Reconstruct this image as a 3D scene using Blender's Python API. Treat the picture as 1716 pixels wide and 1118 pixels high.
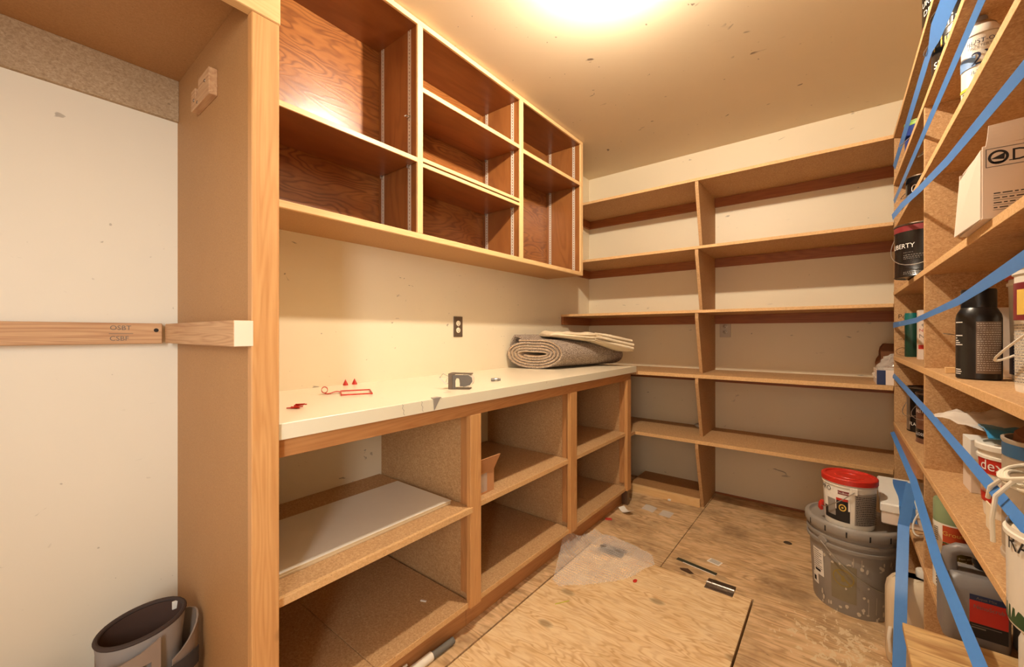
import bpy, bmesh, math, random
from mathutils import Vector, Matrix, noise
R = math.radians
random.seed(7)
S = bpy.context.scene
C = S.collection
for o in list(bpy.data.objects):
    bpy.data.objects.remove(o)

# ------------------------------------------------------------------ camera
cam = bpy.data.objects.new('camera', bpy.data.cameras.new('camera'))
C.objects.link(cam)
cam.location = (0, 0, 1.14)
cam.rotation_euler = (R(90), 0, R(38.297))
cam.data.sensor_width = 36
cam.data.lens = 36 * 689.574 / 1716
cam.data.clip_start = .02
S.camera = cam

# ------------------------------------------------------------------ world, lights, exposure
W = bpy.data.worlds.new('world'); S.world = W; W.use_nodes = True
W.node_tree.nodes['Background'].inputs[0].default_value = (1, .93, .82, 1)
W.node_tree.nodes['Background'].inputs[1].default_value = .5
def area(name, loc, target, sx, sy, power, col, spread=180):
    l = bpy.data.lights.new(name, 'AREA'); l.shape = 'RECTANGLE'; l.size = sx; l.size_y = sy
    l.energy = power; l.color = col; l.spread = R(spread)
    o = bpy.data.objects.new(name, l); C.objects.link(o); o.location = loc
    o.rotation_euler = (Vector(target) - Vector(loc)).to_track_quat('-Z', 'Y').to_euler()
    return o
# daylight through the open doorway behind the camera, plus an added warm fill
area('doorway_daylight', (.36, -.86, 1.45), (-1.685, .45, 1.05), 0.25, 1.0, 2.7, (.94, .98, 1.0), 75)
area('added_warm_fill', (.04, -.90, 1.1), (-.5, 3.0, 1.0), .8, 1.9, 5.2, (1.0, .88, .74))  # broad fill added to lift the shade, not a source in the room
BULB_POWER = 54.0
LAMP = Vector((-.62, 1.335, 2.424))
S.view_settings.view_transform = 'Standard'
S.view_settings.look = 'None'
S.view_settings.gamma = 1
S.view_settings.use_curve_mapping = False
S.view_settings.exposure = 0.85

# ------------------------------------------------------------------ helpers
def tag(o, label=None, cat=None, group=None, kind=None):
    if label: o['label'] = label
    if cat: o['category'] = cat
    if group: o['group'] = group
    if kind: o['kind'] = kind
    return o

def thing(name, label, cat, loc=(0, 0, 0), rz=0, group=None):
    o = bpy.data.objects.new(name, None); C.objects.link(o)
    o.empty_display_size = .05
    o.location = loc; o.rotation_euler = (0, 0, rz)
    return tag(o, label, cat, group)

def root_of(o):
    while o.parent: o = o.parent
    return o

class MB:
    """collects shapes in one bmesh"""
    def __init__(s): s.bm = bmesh.new()
    def box(s, x0, x1, y0, y1, z0, z1, bev=.0012, m=None):
        x0, x1 = sorted((x0, x1)); y0, y1 = sorted((y0, y1)); z0, z1 = sorted((z0, z1))
        b = bmesh.new(); bmesh.ops.create_cube(b, size=1)
        for v in b.verts:
            v.co = Vector(((x0 + x1) / 2 + v.co.x * (x1 - x0), (y0 + y1) / 2 + v.co.y * (y1 - y0), (z0 + z1) / 2 + v.co.z * (z1 - z0)))
        bev = min(bev, (x1 - x0) * .4, (y1 - y0) * .4, (z1 - z0) * .4)
        if bev > 0: bmesh.ops.bevel(b, geom=b.edges[:], offset=bev, segments=1, affect='EDGES')
        return s.add(b, m)
    def add(s, b, m=None):
        if m is not None: b.transform(m)
        me = bpy.data.meshes.new('tmp'); b.to_mesh(me); b.free()
        s.bm.from_mesh(me); bpy.data.meshes.remove(me)
        return s
    def poly(s, pts, f):
        vs = [s.bm.verts.new(p) for p in pts]
        for q in f:
            try: s.bm.faces.new([vs[i] for i in q])
            except ValueError: pass
        return s
    def prism(s, pts, ax, a, b, bev=.0, m=None):
        """pts 2D polygon, extruded along axis ax from a to b; 2D coords are the other two axes in order"""
        bb = bmesh.new()
        def co(p, t):
            return Vector((t, p[0], p[1]) if ax == 0 else (p[0], t, p[1]) if ax == 1 else (p[0], p[1], t))
        A = [bb.verts.new(co(p, a)) for p in pts]; B = [bb.verts.new(co(p, b)) for p in pts]
        n = len(pts)
        bb.faces.new(A); bb.faces.new(B[::-1])
        for i in range(n): bb.faces.new([A[i], B[i], B[(i + 1) % n], A[(i + 1) % n]])
        bmesh.ops.recalc_face_normals(bb, faces=bb.faces[:])
        if bev: bmesh.ops.bevel(bb, geom=bb.edges[:], offset=bev, segments=1, affect='EDGES')
        return s.add(bb, m)
    def lathe(s, prof, seg=40, c=(0, 0), a0=0, a1=360, sx=1, sy=1, m=None):
        b = bmesh.new(); full = abs(a1 - a0) >= 359.9
        n = seg if full else seg + 1
        rings = []
        for r, z in prof:
            if r < 1e-6: rings.append([b.verts.new((c[0], c[1], z))] * n); continue
            rings.append([b.verts.new((c[0] + sx * r * math.cos(R(a0 + (a1 - a0) * i / seg)), c[1] + sy * r * math.sin(R(a0 + (a1 - a0) * i / seg)), z)) for i in range(n)])
        for k in range(len(rings) - 1):
            p, q = rings[k], rings[k + 1]
            for i in range(seg if full else seg):
                j = (i + 1) % n
                vs = []
                for v in (p[i], p[j], q[j], q[i]):
                    if v not in vs: vs.append(v)
                if len(vs) > 2:
                    try: b.faces.new(vs)
                    except ValueError: pass
        return s.add(b, m)
    def tube(s, pts, r, seg=8, caps=True, m=None, closed=False):
        b = bmesh.new(); pts = [Vector(p) for p in pts]; n = len(pts); rings = []
        prev = None
        for i, p in enumerate(pts):
            t = (pts[(i + 1) % n] - pts[i - 1]) if closed else (pts[min(i + 1, n - 1)] - pts[max(i - 1, 0)])
            t.normalize()
            u = prev - t * prev.dot(t) if prev is not None else t.orthogonal()
            u.normalize(); prev = u; w = t.cross(u)
            rr = r[i] if isinstance(r, (list, tuple)) else r
            rings.append([b.verts.new(p + (u * math.cos(2 * math.pi * k / seg) + w * math.sin(2 * math.pi * k / seg)) * rr) for k in range(seg)])
        for i in range(n if closed else n - 1):
            A, B = rings[i], rings[(i + 1) % n]
            for k in range(seg): b.faces.new([A[k], A[(k + 1) % seg], B[(k + 1) % seg], B[k]])
        if caps and not closed: b.faces.new(rings[0][::-1]); b.faces.new(rings[-1])
        return s.add(b, m)
    def strip(s, secs):
        """secs: list of point rows (same length) -> open quad surface"""
        V = [[s.bm.verts.new(p) for p in row] for row in secs]
        for i in range(len(V) - 1):
            for j in range(len(V[i]) - 1):
                s.bm.faces.new([V[i][j], V[i][j + 1], V[i + 1][j + 1], V[i + 1][j]])
        return s
    def thicken(s, t):
        bmesh.ops.recalc_face_normals(s.bm, faces=s.bm.faces[:])
        bmesh.ops.solidify(s.bm, geom=s.bm.faces[:], thickness=t)
        return s
    def build(s, name, mat, parent=None, smooth=False, label=None, local=False, kind=None):
        bm = s.bm
        bmesh.ops.recalc_face_normals(bm, faces=bm.faces[:])
        if parent is not None and not local:
            bmesh.ops.translate(bm, verts=bm.verts[:], vec=-root_of(parent).location)
        me = bpy.data.meshes.new(name); bm.to_mesh(me); bm.free()
        me.materials.append(mat)
        if smooth:
            me.polygons.foreach_set('use_smooth', [True] * len(me.polygons))
            try: me.set_sharp_from_angle(angle=R(38))
            except Exception: pass
        o = bpy.data.objects.new(name, me); C.objects.link(o)
        if parent is not None: o.parent = parent
        if label: o['label'] = label
        if kind: o['kind'] = kind
        return o

def box(name, mat, parent, x0, x1, y0, y1, z0, z1, bev=.0012, **k):
    return MB().box(x0, x1, y0, y1, z0, z1, bev).build(name, mat, parent, **k)

_txt = {}
def text_geo(s, size, align='CENTER', xs=1.0):
    key = (s, size, align, xs)
    if key in _txt: return _txt[key]
    cu = bpy.data.curves.new('t', 'FONT'); cu.body = s; cu.size = size; cu.align_x = align; cu.align_y = 'CENTER'
    cu.resolution_u = 3
    o = bpy.data.objects.new('t', cu); C.objects.link(o)
    bpy.context.view_layer.update()
    me = bpy.data.meshes.new_from_object(o.evaluated_get(bpy.context.evaluated_depsgraph_get()))
    g = ([(v.co.x * xs, v.co.y) for v in me.vertices], [tuple(p.vertices) for p in me.polygons])
    bpy.data.objects.remove(o); bpy.data.curves.remove(cu); bpy.data.meshes.remove(me)
    _txt[key] = g
    return g
def text_plane(mb, s, size, o, right, up, align='CENTER', xs=1.0, off=.0006):
    V, F = text_geo(s, size, align, xs)
    o, right, up = Vector(o), Vector(right).normalized(), Vector(up).normalized()
    n = right.cross(up)
    mb.poly([o + right * x + up * y + n * off for x, y in V], F)
def text_cyl(mb, s, size, c, r, ang, z, align='CENTER', xs=1.0, off=.0012):
    V, F = text_geo(s, size, align, xs)
    mb.poly([(c[0] + (r + off) * math.cos(ang + x / r), c[1] + (r + off) * math.sin(ang + x / r), z + y) for x, y in V], F)
def fine_print(rows, width, lh, seed, hh=.45):
    """rows of little dashes standing in for print too small to read -> list of rects (x0,x1,y0,y1)"""
    rnd = random.Random(seed); out = []
    for k in range(rows):
        x = 0
        while x < width:
            w = rnd.uniform(.10, .3) * width * .35
            out.append((x, min(x + w, width), -k * lh, -k * lh + lh * hh)); x += w + lh * .35
    return out

# ------------------------------------------------------------------ materials
def newmat(name):
    m = bpy.data.materials.new(name); m.use_nodes = True
    nt = m.node_tree
    return m, nt, nt.nodes['Principled BSDF']
def N(nt, t, **k):
    n = nt.nodes.new(t)
    for a, b in k.items():
        if a.startswith('i_'): n.inputs[a[2:].replace('_', ' ')].default_value = b
        else: setattr(n, a, b)
    return n
def L(nt, a, b): nt.links.new(a, b)
def col(c): return (c[0], c[1], c[2], 1)
def coords(nt, scale=(1, 1, 1), rot=(0, 0, 0)):
    t = N(nt, 'ShaderNodeTexCoord'); mp = N(nt, 'ShaderNodeMapping')
    mp.inputs['Scale'].default_value = scale; mp.inputs['Rotation'].default_value = rot
    L(nt, t.outputs['Object'], mp.inputs['Vector'])
    return mp.outputs['Vector']
def nz(nt, vec, scale, detail=4, rough=.55, dist=0):
    n = N(nt, 'ShaderNodeTexNoise'); n.inputs['Scale'].default_value = scale; n.inputs['Detail'].default_value = detail
    n.inputs['Roughness'].default_value = rough; n.inputs['Distortion'].default_value = dist
    L(nt, vec, n.inputs['Vector']); return n.outputs['Fac']
def ramp(nt, fac, stops, interp='LINEAR'):
    r = N(nt, 'ShaderNodeValToRGB'); r.color_ramp.interpolation = interp
    e = r.color_ramp.elements
    while len(e) < len(stops): e.new(.5)
    for i, (p, c) in enumerate(stops): e[i].position = p; e[i].color = col(c) if len(c) == 3 else c
    L(nt, fac, r.inputs['Fac']); return r.outputs['Color']
def mixc(nt, fac, a, b, mode='MIX'):
    m = N(nt, 'ShaderNodeMix', data_type='RGBA', blend_type=mode)
    for sock, v in ((m.inputs[0], fac), (m.inputs[6], a), (m.inputs[7], b)):
        if isinstance(v, (int, float)): sock.default_value = v
        elif isinstance(v, tuple): sock.default_value = col(v)
        else: L(nt, v, sock)
    return m.outputs[2]
def mth(nt, op, a, b=0.0, c=None):
    m = N(nt, 'ShaderNodeMath', operation=op)
    for i, v in enumerate((a, b) if c is None else (a, b, c)):
        if isinstance(v, (int, float)): m.inputs[i].default_value = v
        else: L(nt, v, m.inputs[i])
    return m.outputs[0]
def bump(nt, p, h, strength=.2, dist=.002):
    b = N(nt, 'ShaderNodeBump'); b.inputs['Strength'].default_value = strength; b.inputs['Distance'].default_value = dist
    L(nt, h, b.inputs['Height']); L(nt, b.outputs['Normal'], p.inputs['Normal'])
def g(r_, g_, b_):
    """sRGB 0-255 -> linear"""
    f = lambda v: ((v / 255 + .055) / 1.055) ** 2.4 if v > 10 else v / 255 / 12.92
    return (f(r_), f(g_), f(b_))

def paint(name, c, rough=.55, marks=.6, mark_col=(.16, .11, .07), streak=.06):
    m, nt, p = newmat(name)
    v = coords(nt)
    base = mixc(nt, nz(nt, v, 1.7, 3), tuple(x * (1 - streak) for x in c), tuple(min(1, x * (1 + streak)) for x in c))
    n1 = nz(nt, coords(nt, (1, 1.6, 3.2), (.5, .3, .2)), 9, 2, .5, 1.4)
    n2 = nz(nt, v, 5, 2)
    mk = mth(nt, 'MULTIPLY', ramp(nt, n1, [(.70, (0, 0, 0)), (.735, (1, 1, 1))]), ramp(nt, n2, [(.52, (0, 0, 0)), (.6, (1, 1, 1))]))
    n3 = nz(nt, v, 38, 2)
    mk2 = ramp(nt, n3, [(.745, (0, 0, 0)), (.77, (1, 1, 1))])
    mk = mth(nt, 'MULTIPLY', mth(nt, 'MAXIMUM', mk, mth(nt, 'MULTIPLY', mk2, .8)), marks)
    L(nt, mixc(nt, mk, base, mark_col), p.inputs['Base Color'])
    p.inputs['Roughness'].default_value = rough
    bump(nt, p, nz(nt, v, 160, 3), .08, .001)
    return m
def chip(name, c1, c2, c3, scale=145, rough=.7):
    m, nt, p = newmat(name)
    v = coords(nt)
    a = nz(nt, coords(nt, (1, 1, 1.5)), scale, 5, .75, .8)
    b = nz(nt, v, 4, 3)
    cc = ramp(nt, a, [(.3, c1), (.5, c2), (.68, c3)])
    cc = mixc(nt, mth(nt, 'MULTIPLY', b, .35), cc, tuple(x * .8 for x in c1))
    dk = ramp(nt, nz(nt, v, scale * .55, 2), [(.70, (0, 0, 0)), (.76, (1, 1, 1))])
    cc = mixc(nt, mth(nt, 'MULTIPLY', dk, .5), cc, tuple(x * .45 for x in c1))
    L(nt, cc, p.inputs['Base Color']); p.inputs['Roughness'].default_value = rough
    bump(nt, p, a, .25, .001)
    return m
def wood(name, axis, c1, c2, rough=.5, rings=24, fine=.76):
    """solid timber, grain along axis 0/1/2"""
    m, nt, p = newmat(name)
    sc = [9, 9, 9]; sc[axis] = .55
    a = nz(nt, coords(nt, tuple(sc)), 1.3, 2, .5, .3)
    w = mth(nt, 'SINE', mth(nt, 'MULTIPLY', a, rings * 6.28))
    w = mth(nt, 'MULTIPLY_ADD', w, .5, .5)
    sf = [120, 120, 120]; sf[axis] = 5
    f = nz(nt, coords(nt, tuple(sf)), 1, 3, .6)
    k = mth(nt, 'ADD', mth(nt, 'MULTIPLY', mth(nt, 'POWER', w, .6), 1 - fine), mth(nt, 'MULTIPLY', f, fine))
    cc = ramp(nt, k, [(.15, c2), (.75, c1)])
    kn = N(nt, 'ShaderNodeTexVoronoi'); kn.inputs['Scale'].default_value = 2.1
    L(nt, coords(nt, (1, 1, 1)), kn.inputs['Vector'])
    cc = mixc(nt, ramp(nt, kn.outputs['Distance'], [(.035, (.7, .7, .7)), (.06, (0, 0, 0))]), cc, tuple(x * .3 for x in c2))
    L(nt, cc, p.inputs['Base Color']); p.inputs['Roughness'].default_value = rough
    bump(nt, p, k, .12, .001)
    return m
def ply(name, axis, c1, c2, c3, rough=.5, scale=1.0, rings=26, stain=.0, spec=.5, splat=False, knots=.6, coat=0, flat=False):
    """rotary cut plywood: contour figure of a stretched noise"""
    m, nt, p = newmat(name)
    sc = [3.4 * scale] * 3; sc[axis] = .8 * scale
    a = nz(nt, coords(nt, tuple(sc)), 1, 3, .45, .25)
    w = mth(nt, 'SINE', mth(nt, 'MULTIPLY', a, rings * 6.28))
    w = mth(nt, 'POWER', mth(nt, 'MULTIPLY_ADD', w, .5, .5), 2.2)
    sf = [150, 150, 150]; sf[axis] = 14
    f = nz(nt, coords(nt, tuple(sf)), 1, 3, .6)
    b2 = nz(nt, coords(nt, tuple(x * 2 for x in sc)), 1.5, 3)
    patchy = ramp(nt, b2, [(.4, (0, 0, 0)), (.62, (1, 1, 1))])
    base = mixc(nt, patchy, c1, c2)
    k = mth(nt, 'MULTIPLY', w, ramp(nt, nz(nt, coords(nt, tuple(x * .7 for x in sc)), 2.3, 2), [(.35, (.25,) * 3), (.6, (1,) * 3)]))
    cc = mixc(nt, mth(nt, 'MULTIPLY', k, .75), base, c3)
    cc = mixc(nt, mth(nt, 'MULTIPLY', ramp(nt, f, [(.5, (0, 0, 0)), (.75, (1, 1, 1))]), .35), cc, c3)
    kn = N(nt, 'ShaderNodeTexVoronoi'); kn.inputs['Scale'].default_value = 3.7
    if flat: kn.voronoi_dimensions = '2D'
    kv = [1, 1, 1]; kv[axis] = .6
    L(nt, coords(nt, tuple(kv)), kn.inputs['Vector'])
    cc = mixc(nt, mth(nt, 'MULTIPLY', ramp(nt, kn.outputs['Distance'], [(.04, (1, 1, 1)), (.085, (0, 0, 0))]), knots), cc, tuple(x * .35 for x in c3))
    if stain:
        v = coords(nt)
        d = ramp(nt, nz(nt, v, 3.1, 5, .65), [(.47, (0, 0, 0)), (.7, (1, 1, 1))])
        cc = mixc(nt, mth(nt, 'MULTIPLY', d, stain), cc, tuple(x * .42 for x in c3))
        ms = ramp(nt, nz(nt, coords(nt, (30, 75, 75), (0, 0, .25)), 1, 3, .6), [(.66, (0, 0, 0)), (.74, (1, 1, 1))])
        cc = mixc(nt, mth(nt, 'MULTIPLY', ms, stain * .8), cc, tuple(x * .3 for x in c3))
    if splat:   # dried white paint spilt in front of the buckets
        t = N(nt, 'ShaderNodeTexCoord')
        dd = N(nt, 'ShaderNodeVectorMath', operation='DISTANCE'); L(nt, t.outputs['Object'], dd.inputs[0]); dd.inputs[1].default_value = (.03, 1.93, 0)
        near = ramp(nt, dd.outputs['Value'], [(.06, (1, 1, 1)), (.36, (0, 0, 0))])
        s1 = nz(nt, coords(nt, (1.6, 1, 1), (0, 0, .5)), 26, 4, .6, .8)
        sp = ramp(nt, mth(nt, 'ADD', s1, mth(nt, 'MULTIPLY', near, .22)), [(.73, (0, 0, 0)), (.765, (1, 1, 1))])
        sp = mth(nt, 'MULTIPLY', sp, ramp(nt, near, [(.02, (0, 0, 0)), (.1, (1, 1, 1))]))
        cc = mixc(nt, mth(nt, 'MULTIPLY', sp, .85), cc, g(226, 205, 165))
        ws = ramp(nt, nz(nt, coords(nt, (1, 1, 1)), 7, 3), [(.45, (0, 0, 0)), (.7, (1, 1, 1))])
    L(nt, cc, p.inputs['Base Color']); p.inputs['Roughness'].default_value = rough
    p.inputs['Specular IOR Level'].default_value = spec
    p.inputs['Coat Weight'].default_value = coat; p.inputs['Coat Roughness'].default_value = .22
    bump(nt, p, mth(nt, 'ADD', w, f), .12, .0008)
    return m
def plain(name, c, rough=.45, metal=0, var=.05, sc=20, spec=.5, bmp=0, alpha=1, trans=0, emit=0, coat=0):
    m, nt, p = newmat(name)
    f = nz(nt, coords(nt), sc, 3)
    L(nt, mixc(nt, f, tuple(x * (1 - var) for x in c), tuple(min(1, x * (1 + var)) for x in c)), p.inputs['Base Color'])
    p.inputs['Roughness'].default_value = rough; p.inputs['Metallic'].default_value = metal
    p.inputs['Specular IOR Level'].default_value = spec; p.inputs['Alpha'].default_value = alpha
    p.inputs['Transmission Weight'].default_value = trans; p.inputs['Coat Weight'].default_value = coat
    if emit:
        p.inputs['Emission Color'].default_value = col(c); p.inputs['Emission Strength'].default_value = emit
    if bmp: bump(nt, p, nz(nt, coords(nt), sc * 8, 3), bmp, .001)
    return m

CREAM = g(236, 221, 190)
M = {}
M['wall'] = paint('cream_wall_paint', CREAM, .5)
M['wall_white'] = paint('white_wall_paint', g(236, 228, 208), .45, .5)
M['ceiling'] = paint('ceiling_paint', g(226, 208, 176), .5, .9)
chipc = (g(160, 118, 74), g(198, 154, 104), g(224, 188, 142))
M['chip'] = chip('particle_board', *chipc)
M['chip_grey'] = chip('grey_particle_board', g(150, 124, 92), g(186, 160, 126), g(208, 186, 154), 130)
M['chip_dark'] = chip('tan_particle_board', g(160, 112, 64), g(184, 134, 82), g(200, 152, 98))
M['hardboard'] = chip('tan_hardboard', g(168, 122, 74), g(184, 138, 88), g(196, 150, 100), 220, .6)
M['shelf_edge'] = chip('shelf_edge_board', g(198, 150, 94), g(222, 178, 122), g(236, 198, 148))
for ax, nm in enumerate('xyz'):
    M['fir_' + nm] = wood('fir_' + nm, ax, g(214, 162, 104), g(190, 132, 76), .42)
    M['fir_lt_' + nm] = wood('pale_fir_' + nm, ax, g(234, 196, 140), g(218, 172, 114), .42)
    M['fir_dk_' + nm] = wood('brown_fir_' + nm, ax, g(198, 142, 88), g(172, 114, 66), .42)
    M['stud_' + nm] = wood('stud_' + nm, ax, g(212, 172, 128), g(172, 122, 84), .65)
M['stain_y'] = ply('stained_plywood_y', 1, g(168, 106, 52), g(152, 92, 44), g(112, 62, 28), .3, 1.9, 24, coat=.4, knots=.15)
M['stain_z'] = ply('stained_board_z', 2, g(154, 98, 50), g(146, 90, 44), g(130, 78, 38), .38, 1.4, 9, knots=0, coat=.2)
M['stain_s'] = ply('stained_shelf', 1, g(150, 92, 46), g(142, 86, 40), g(128, 76, 35), .36, 1.4, 8, knots=0, coat=.2)
M['floor'] = ply('subfloor_plywood', 0, g(228, 194, 148), g(212, 174, 126), g(168, 128, 84), .62, 3.6, 9, stain=.72, splat=True, knots=.35, flat=True)
M['hatch'] = ply('hatch_plywood', 0, g(244, 216, 170), g(236, 202, 150), g(204, 156, 100), .55, 3.5, 15, stain=.14, flat=True)
M['void'] = plain('dark_joist_space', g(48, 34, 22), .9)
M['laminate'] = paint('cream_laminate', g(240, 226, 198), .28, .25, streak=.02)
M['lam_edge'] = paint('cream_laminate_edge', g(228, 220, 194), .35, .3, streak=.03)
M['metal'] = plain('zinc_metal', g(200, 196, 188), .35, 1, .1)
M['steel_dk'] = plain('dark_steel', g(120, 104, 88), .4, .8, .2)
M['zinc'] = plain('dull_zinc', g(214, 204, 188), .5, .15)
M['wire'] = plain('wire_metal', g(190, 186, 178), .35, .9)
M['tape'] = plain('blue_masking_tape', g(72, 132, 204), .45, 0, .06, 60, bmp=.05)
M['white_pl'] = plain('white_plastic', g(236, 228, 212), .35, 0, .03)
M['white_pap'] = plain('white_paper', g(240, 234, 222), .7, 0, .03)
M['black_pl'] = plain('black_plastic', g(26, 23, 22), .32, 0, .1)
M['black_can'] = plain('black_can_label', g(24, 20, 19), .25, 0, .1)
M['grey_pl'] = plain('grey_plastic', g(128, 122, 118), .42, 0, .05)
M['grey_bk'] = plain('grey_bucket_plastic', g(150, 142, 132), .42, 0, .06, 9)
M['red_pl'] = plain('red_plastic', g(196, 46, 32), .4, 0, .06)
M['red_lb'] = plain('red_label', g(196, 44, 30), .45)
M['orange_lb'] = plain('orange_label', g(196, 76, 34), .45)
M['olive_lb'] = plain('olive_label', g(96, 84, 30), .45)
M['blue_lb'] = plain('blue_label', g(34, 58, 130), .45)
M['navy_lb'] = plain('navy_label', g(32, 44, 82), .5)
M['green_cap'] = plain('sage_green_plastic', g(140, 158, 116), .4)
M['green_rim'] = plain('lime_green_plastic', g(130, 168, 66), .4)
M['green_dk'] = plain('dark_green_plastic', g(20, 62, 48), .35)
M['teal'] = plain('teal_plastic', g(20, 110, 104), .35)
M['cyan'] = plain('bright_blue_film', g(60, 150, 204), .3)
M['maroon'] = plain('maroon_label', g(128, 40, 44), .4)
M['bronze'] = plain('bronze_label', g(110, 72, 52), .35)
M['gold'] = plain('gold_print', g(226, 186, 84), .5)
M['ink'] = plain('black_ink', g(34, 28, 24), .7)
M['ink_soft'] = plain('faded_ink', g(76, 48, 24), .8)
M['ink_grey'] = plain('grey_ink', g(120, 110, 100), .8)
M['white_ink'] = plain('white_ink', g(236, 230, 220), .6)
M['yellow'] = plain('yellow_green_label', g(206, 200, 60), .5)
M['card'] = plain('brown_cardboard', g(196, 140, 92), .75, 0, .06, 14)
M['card_in'] = plain('cardboard_inside', g(128, 84, 50), .8)
M['white_card'] = plain('white_cardboard', g(232, 214, 196), .6, 0, .02)
M['shade_card'] = plain('white_cardboard_shaded', g(228, 206, 184), .6, 0, .02)  # darker copy of the white cardboard, shade painted into the carton faces
M['canvas'] = plain('canvas_cloth', g(226, 208, 178), .9, 0, .05, 60, .1, bmp=.25)
M['liner'] = plain('grey_foam_liner', g(150, 142, 136), .8, 0, .05)
M['liner_in'] = plain('dark_brown_liner_inside', g(74, 52, 42), .9)
M['binding'] = plain('dark_binding', g(66, 52, 46), .8)
M['shell'] = plain('taupe_plastic_shell', g(150, 132, 118), .5)
M['velcro'] = plain('dark_velcro', g(70, 62, 58), .95)
M['rope'] = plain('white_cord', g(238, 228, 206), .8)
M['rubber'] = plain('grey_foam_rubber', g(112, 108, 100), .8)
M['brown_pap'] = plain('brown_paper_bag', g(120, 72, 36), .8)
M['dark_plate'] = plain('brown_outlet_plate', g(96, 78, 62), .4, 0, .05)
M['steel_plate'] = plain('steel_outlet_plate', g(196, 182, 162), .4, .25, .05)
M['osb'] = ply('osb_offcut', 0, g(222, 186, 128), g(206, 164, 104), g(160, 108, 58), .7, 3.2, 12, stain=.25)
M['white_board'] = plain('white_melamine_board', g(232, 222, 206), .35, 0, .02)
M['grey_board_edge'] = plain('board_edge', g(206, 182, 144), .6)
M['cleat_y'] = wood('dark_cleat_y', 1, g(170, 104, 54), g(136, 76, 36), .5)
M['cleat_x'] = wood('dark_cleat_x', 0, g(170, 104, 54), g(136, 76, 36), .5)
def film(name, c, alpha, rough=.12):
    m, nt, p = newmat(name)
    p.inputs['Base Color'].default_value = col(c); p.inputs['Roughness'].default_value = rough
    lw = N(nt, 'ShaderNodeLayerWeight'); lw.inputs['Blend'].default_value = .45
    L(nt, mth(nt, 'MULTIPLY_ADD', lw.outputs['Facing'], .6, alpha), p.inputs['Alpha'])
    bump(nt, p, nz(nt, coords(nt), 60, 3), .3, .003)
    return m
M['film'] = film('clear_plastic_film', g(238, 228, 214), .22)
M['bubble'] = film('bubble_wrap_film', g(252, 244, 234), .14, .06)
def carpet():
    m, nt, p = newmat('speckled_carpet_pile')
    v = coords(nt)
    a = nz(nt, v, 260, 2, .7); b = nz(nt, v, 18, 3)
    cc = ramp(nt, a, [(.36, g(76, 62, 54)), (.45, g(140, 122, 108)), (.54, g(188, 170, 152)), (.64, g(232, 218, 200))])
    cc = mixc(nt, mth(nt, 'MULTIPLY', b, .2), cc, g(136, 106, 84))
    L(nt, cc, p.inputs['Base Color']); p.inputs['Roughness'].default_value = 1
    p.inputs['Specular IOR Level'].default_value = .1
    bump(nt, p, a, .9, .006)
    return m
M['pile'] = carpet()
M['backing'] = plain('carpet_backing', g(192, 166, 138), .95, 0, .12, 90, .1, bmp=.4)

# ------------------------------------------------------------------ room dimensions
XL, XR, YB, YF, ZC = -1.685, .54, 3.212, -.80, 2.469

# ------------------------------------------------------------------ setting
def struct(o, label=None):
    o['kind'] = 'structure'
    if label: o['label'] = label
    return o
fl = struct(box('floor', M['void'], None, XL - .1, XR + .1, YF - .1, YB + .1, -.07, -.03, 0))
def sheet(pts, mat, nm='plywood_sheet', **k):
    return MB().prism(pts, 2, -.03, 0, .0012).build(nm, mat, fl, **k)
HX0, HX1, HY0, HY1 = -1.050, -.284, .86, 2.027
sheet([(XL, YF), (HX0 - .003, YF), (HX0 - .003, HY1 + .002), (-.6785, HY1 + .002), (-.6785, YB), (XL, YB)], M['floor'])
sheet([(HX1 + .005, YF), (XR, YF), (XR, YB), (-.6755, YB), (-.6755, HY1 + .002), (HX1 + .005, HY1 + .002)], M['floor'])
sheet([(HX0, YF), (HX1 + .002, YF), (HX1 + .002, HY0 - .004), (HX0, HY0 - .004)], M['floor'])
struct(box('ceiling', M['ceiling'], None, XL - .1, XR + .1, YF - .1, YB + .1, ZC, ZC + .08, 0))
struct(box('wall_left', M['wall'], None, XL - .1, XL, YF - .1, YB + .1, -.03, ZC, 0))
struct(box('wall_back', M['wall'], None, XL, XR, YB, YB + .1, -.03, ZC, 0))
struct(box('wall_right', M['wall'], None, XR, XR + .1, YF - .1, YB + .1, -.03, ZC, 0))
f = MB()                                    # wall behind the camera with the open doorway
f.box(XL, -.42, YF - .1, YF, -.03, ZC, 0); f.box(.50, XR, YF - .1, YF, -.03, ZC, 0); f.box(-.42, .50, YF - .1, YF, 2.06, ZC, 0)
struct(f.build('wall_front', M['wall'], None))
f = MB(); f.box(-.42, -.395, YF - .11, YF + .012, 0, 2.06); f.box(.475, .50, YF - .11, YF + .012, 0, 2.06); f.box(-.395, .475, YF - .11, YF + .012, 2.035, 2.06)
struct(f.build('door_1', M['fir_z'], None))

# ceiling bulb on a porcelain holder (just above the top of the frame)
t = thing('ceiling_bulb', 'bare warm bulb on a white ceiling holder, washing out the ceiling around it', 'lamp', (LAMP.x, LAMP.y, ZC))
MB().lathe([(0, ZC), (.058, ZC), (.058, ZC - .006), (.036, ZC - .016), (.026, ZC - .024), (0, ZC - .024)], 32, (LAMP.x, LAMP.y)).build('lamp_holder', M['white_pl'], t, True)
rb = .026
m, nt, p = newmat('glowing_bulb')
p.inputs['Base Color'].default_value = (1, .9, .75, 1)
p.inputs['Emission Color'].default_value = col((1, .88, .72)); p.inputs['Emission Strength'].default_value = BULB_POWER / (4 * math.pi ** 2 * rb * rb)
MB().lathe([(.012, ZC - .023)] + [(rb * math.sin(R(a)), LAMP.z + rb * math.cos(R(a))) for a in range(25, 180, 12)] + [(0, LAMP.z - rb)], 28, (LAMP.x, LAMP.y)).build('bulb', m, t, True)

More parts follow.
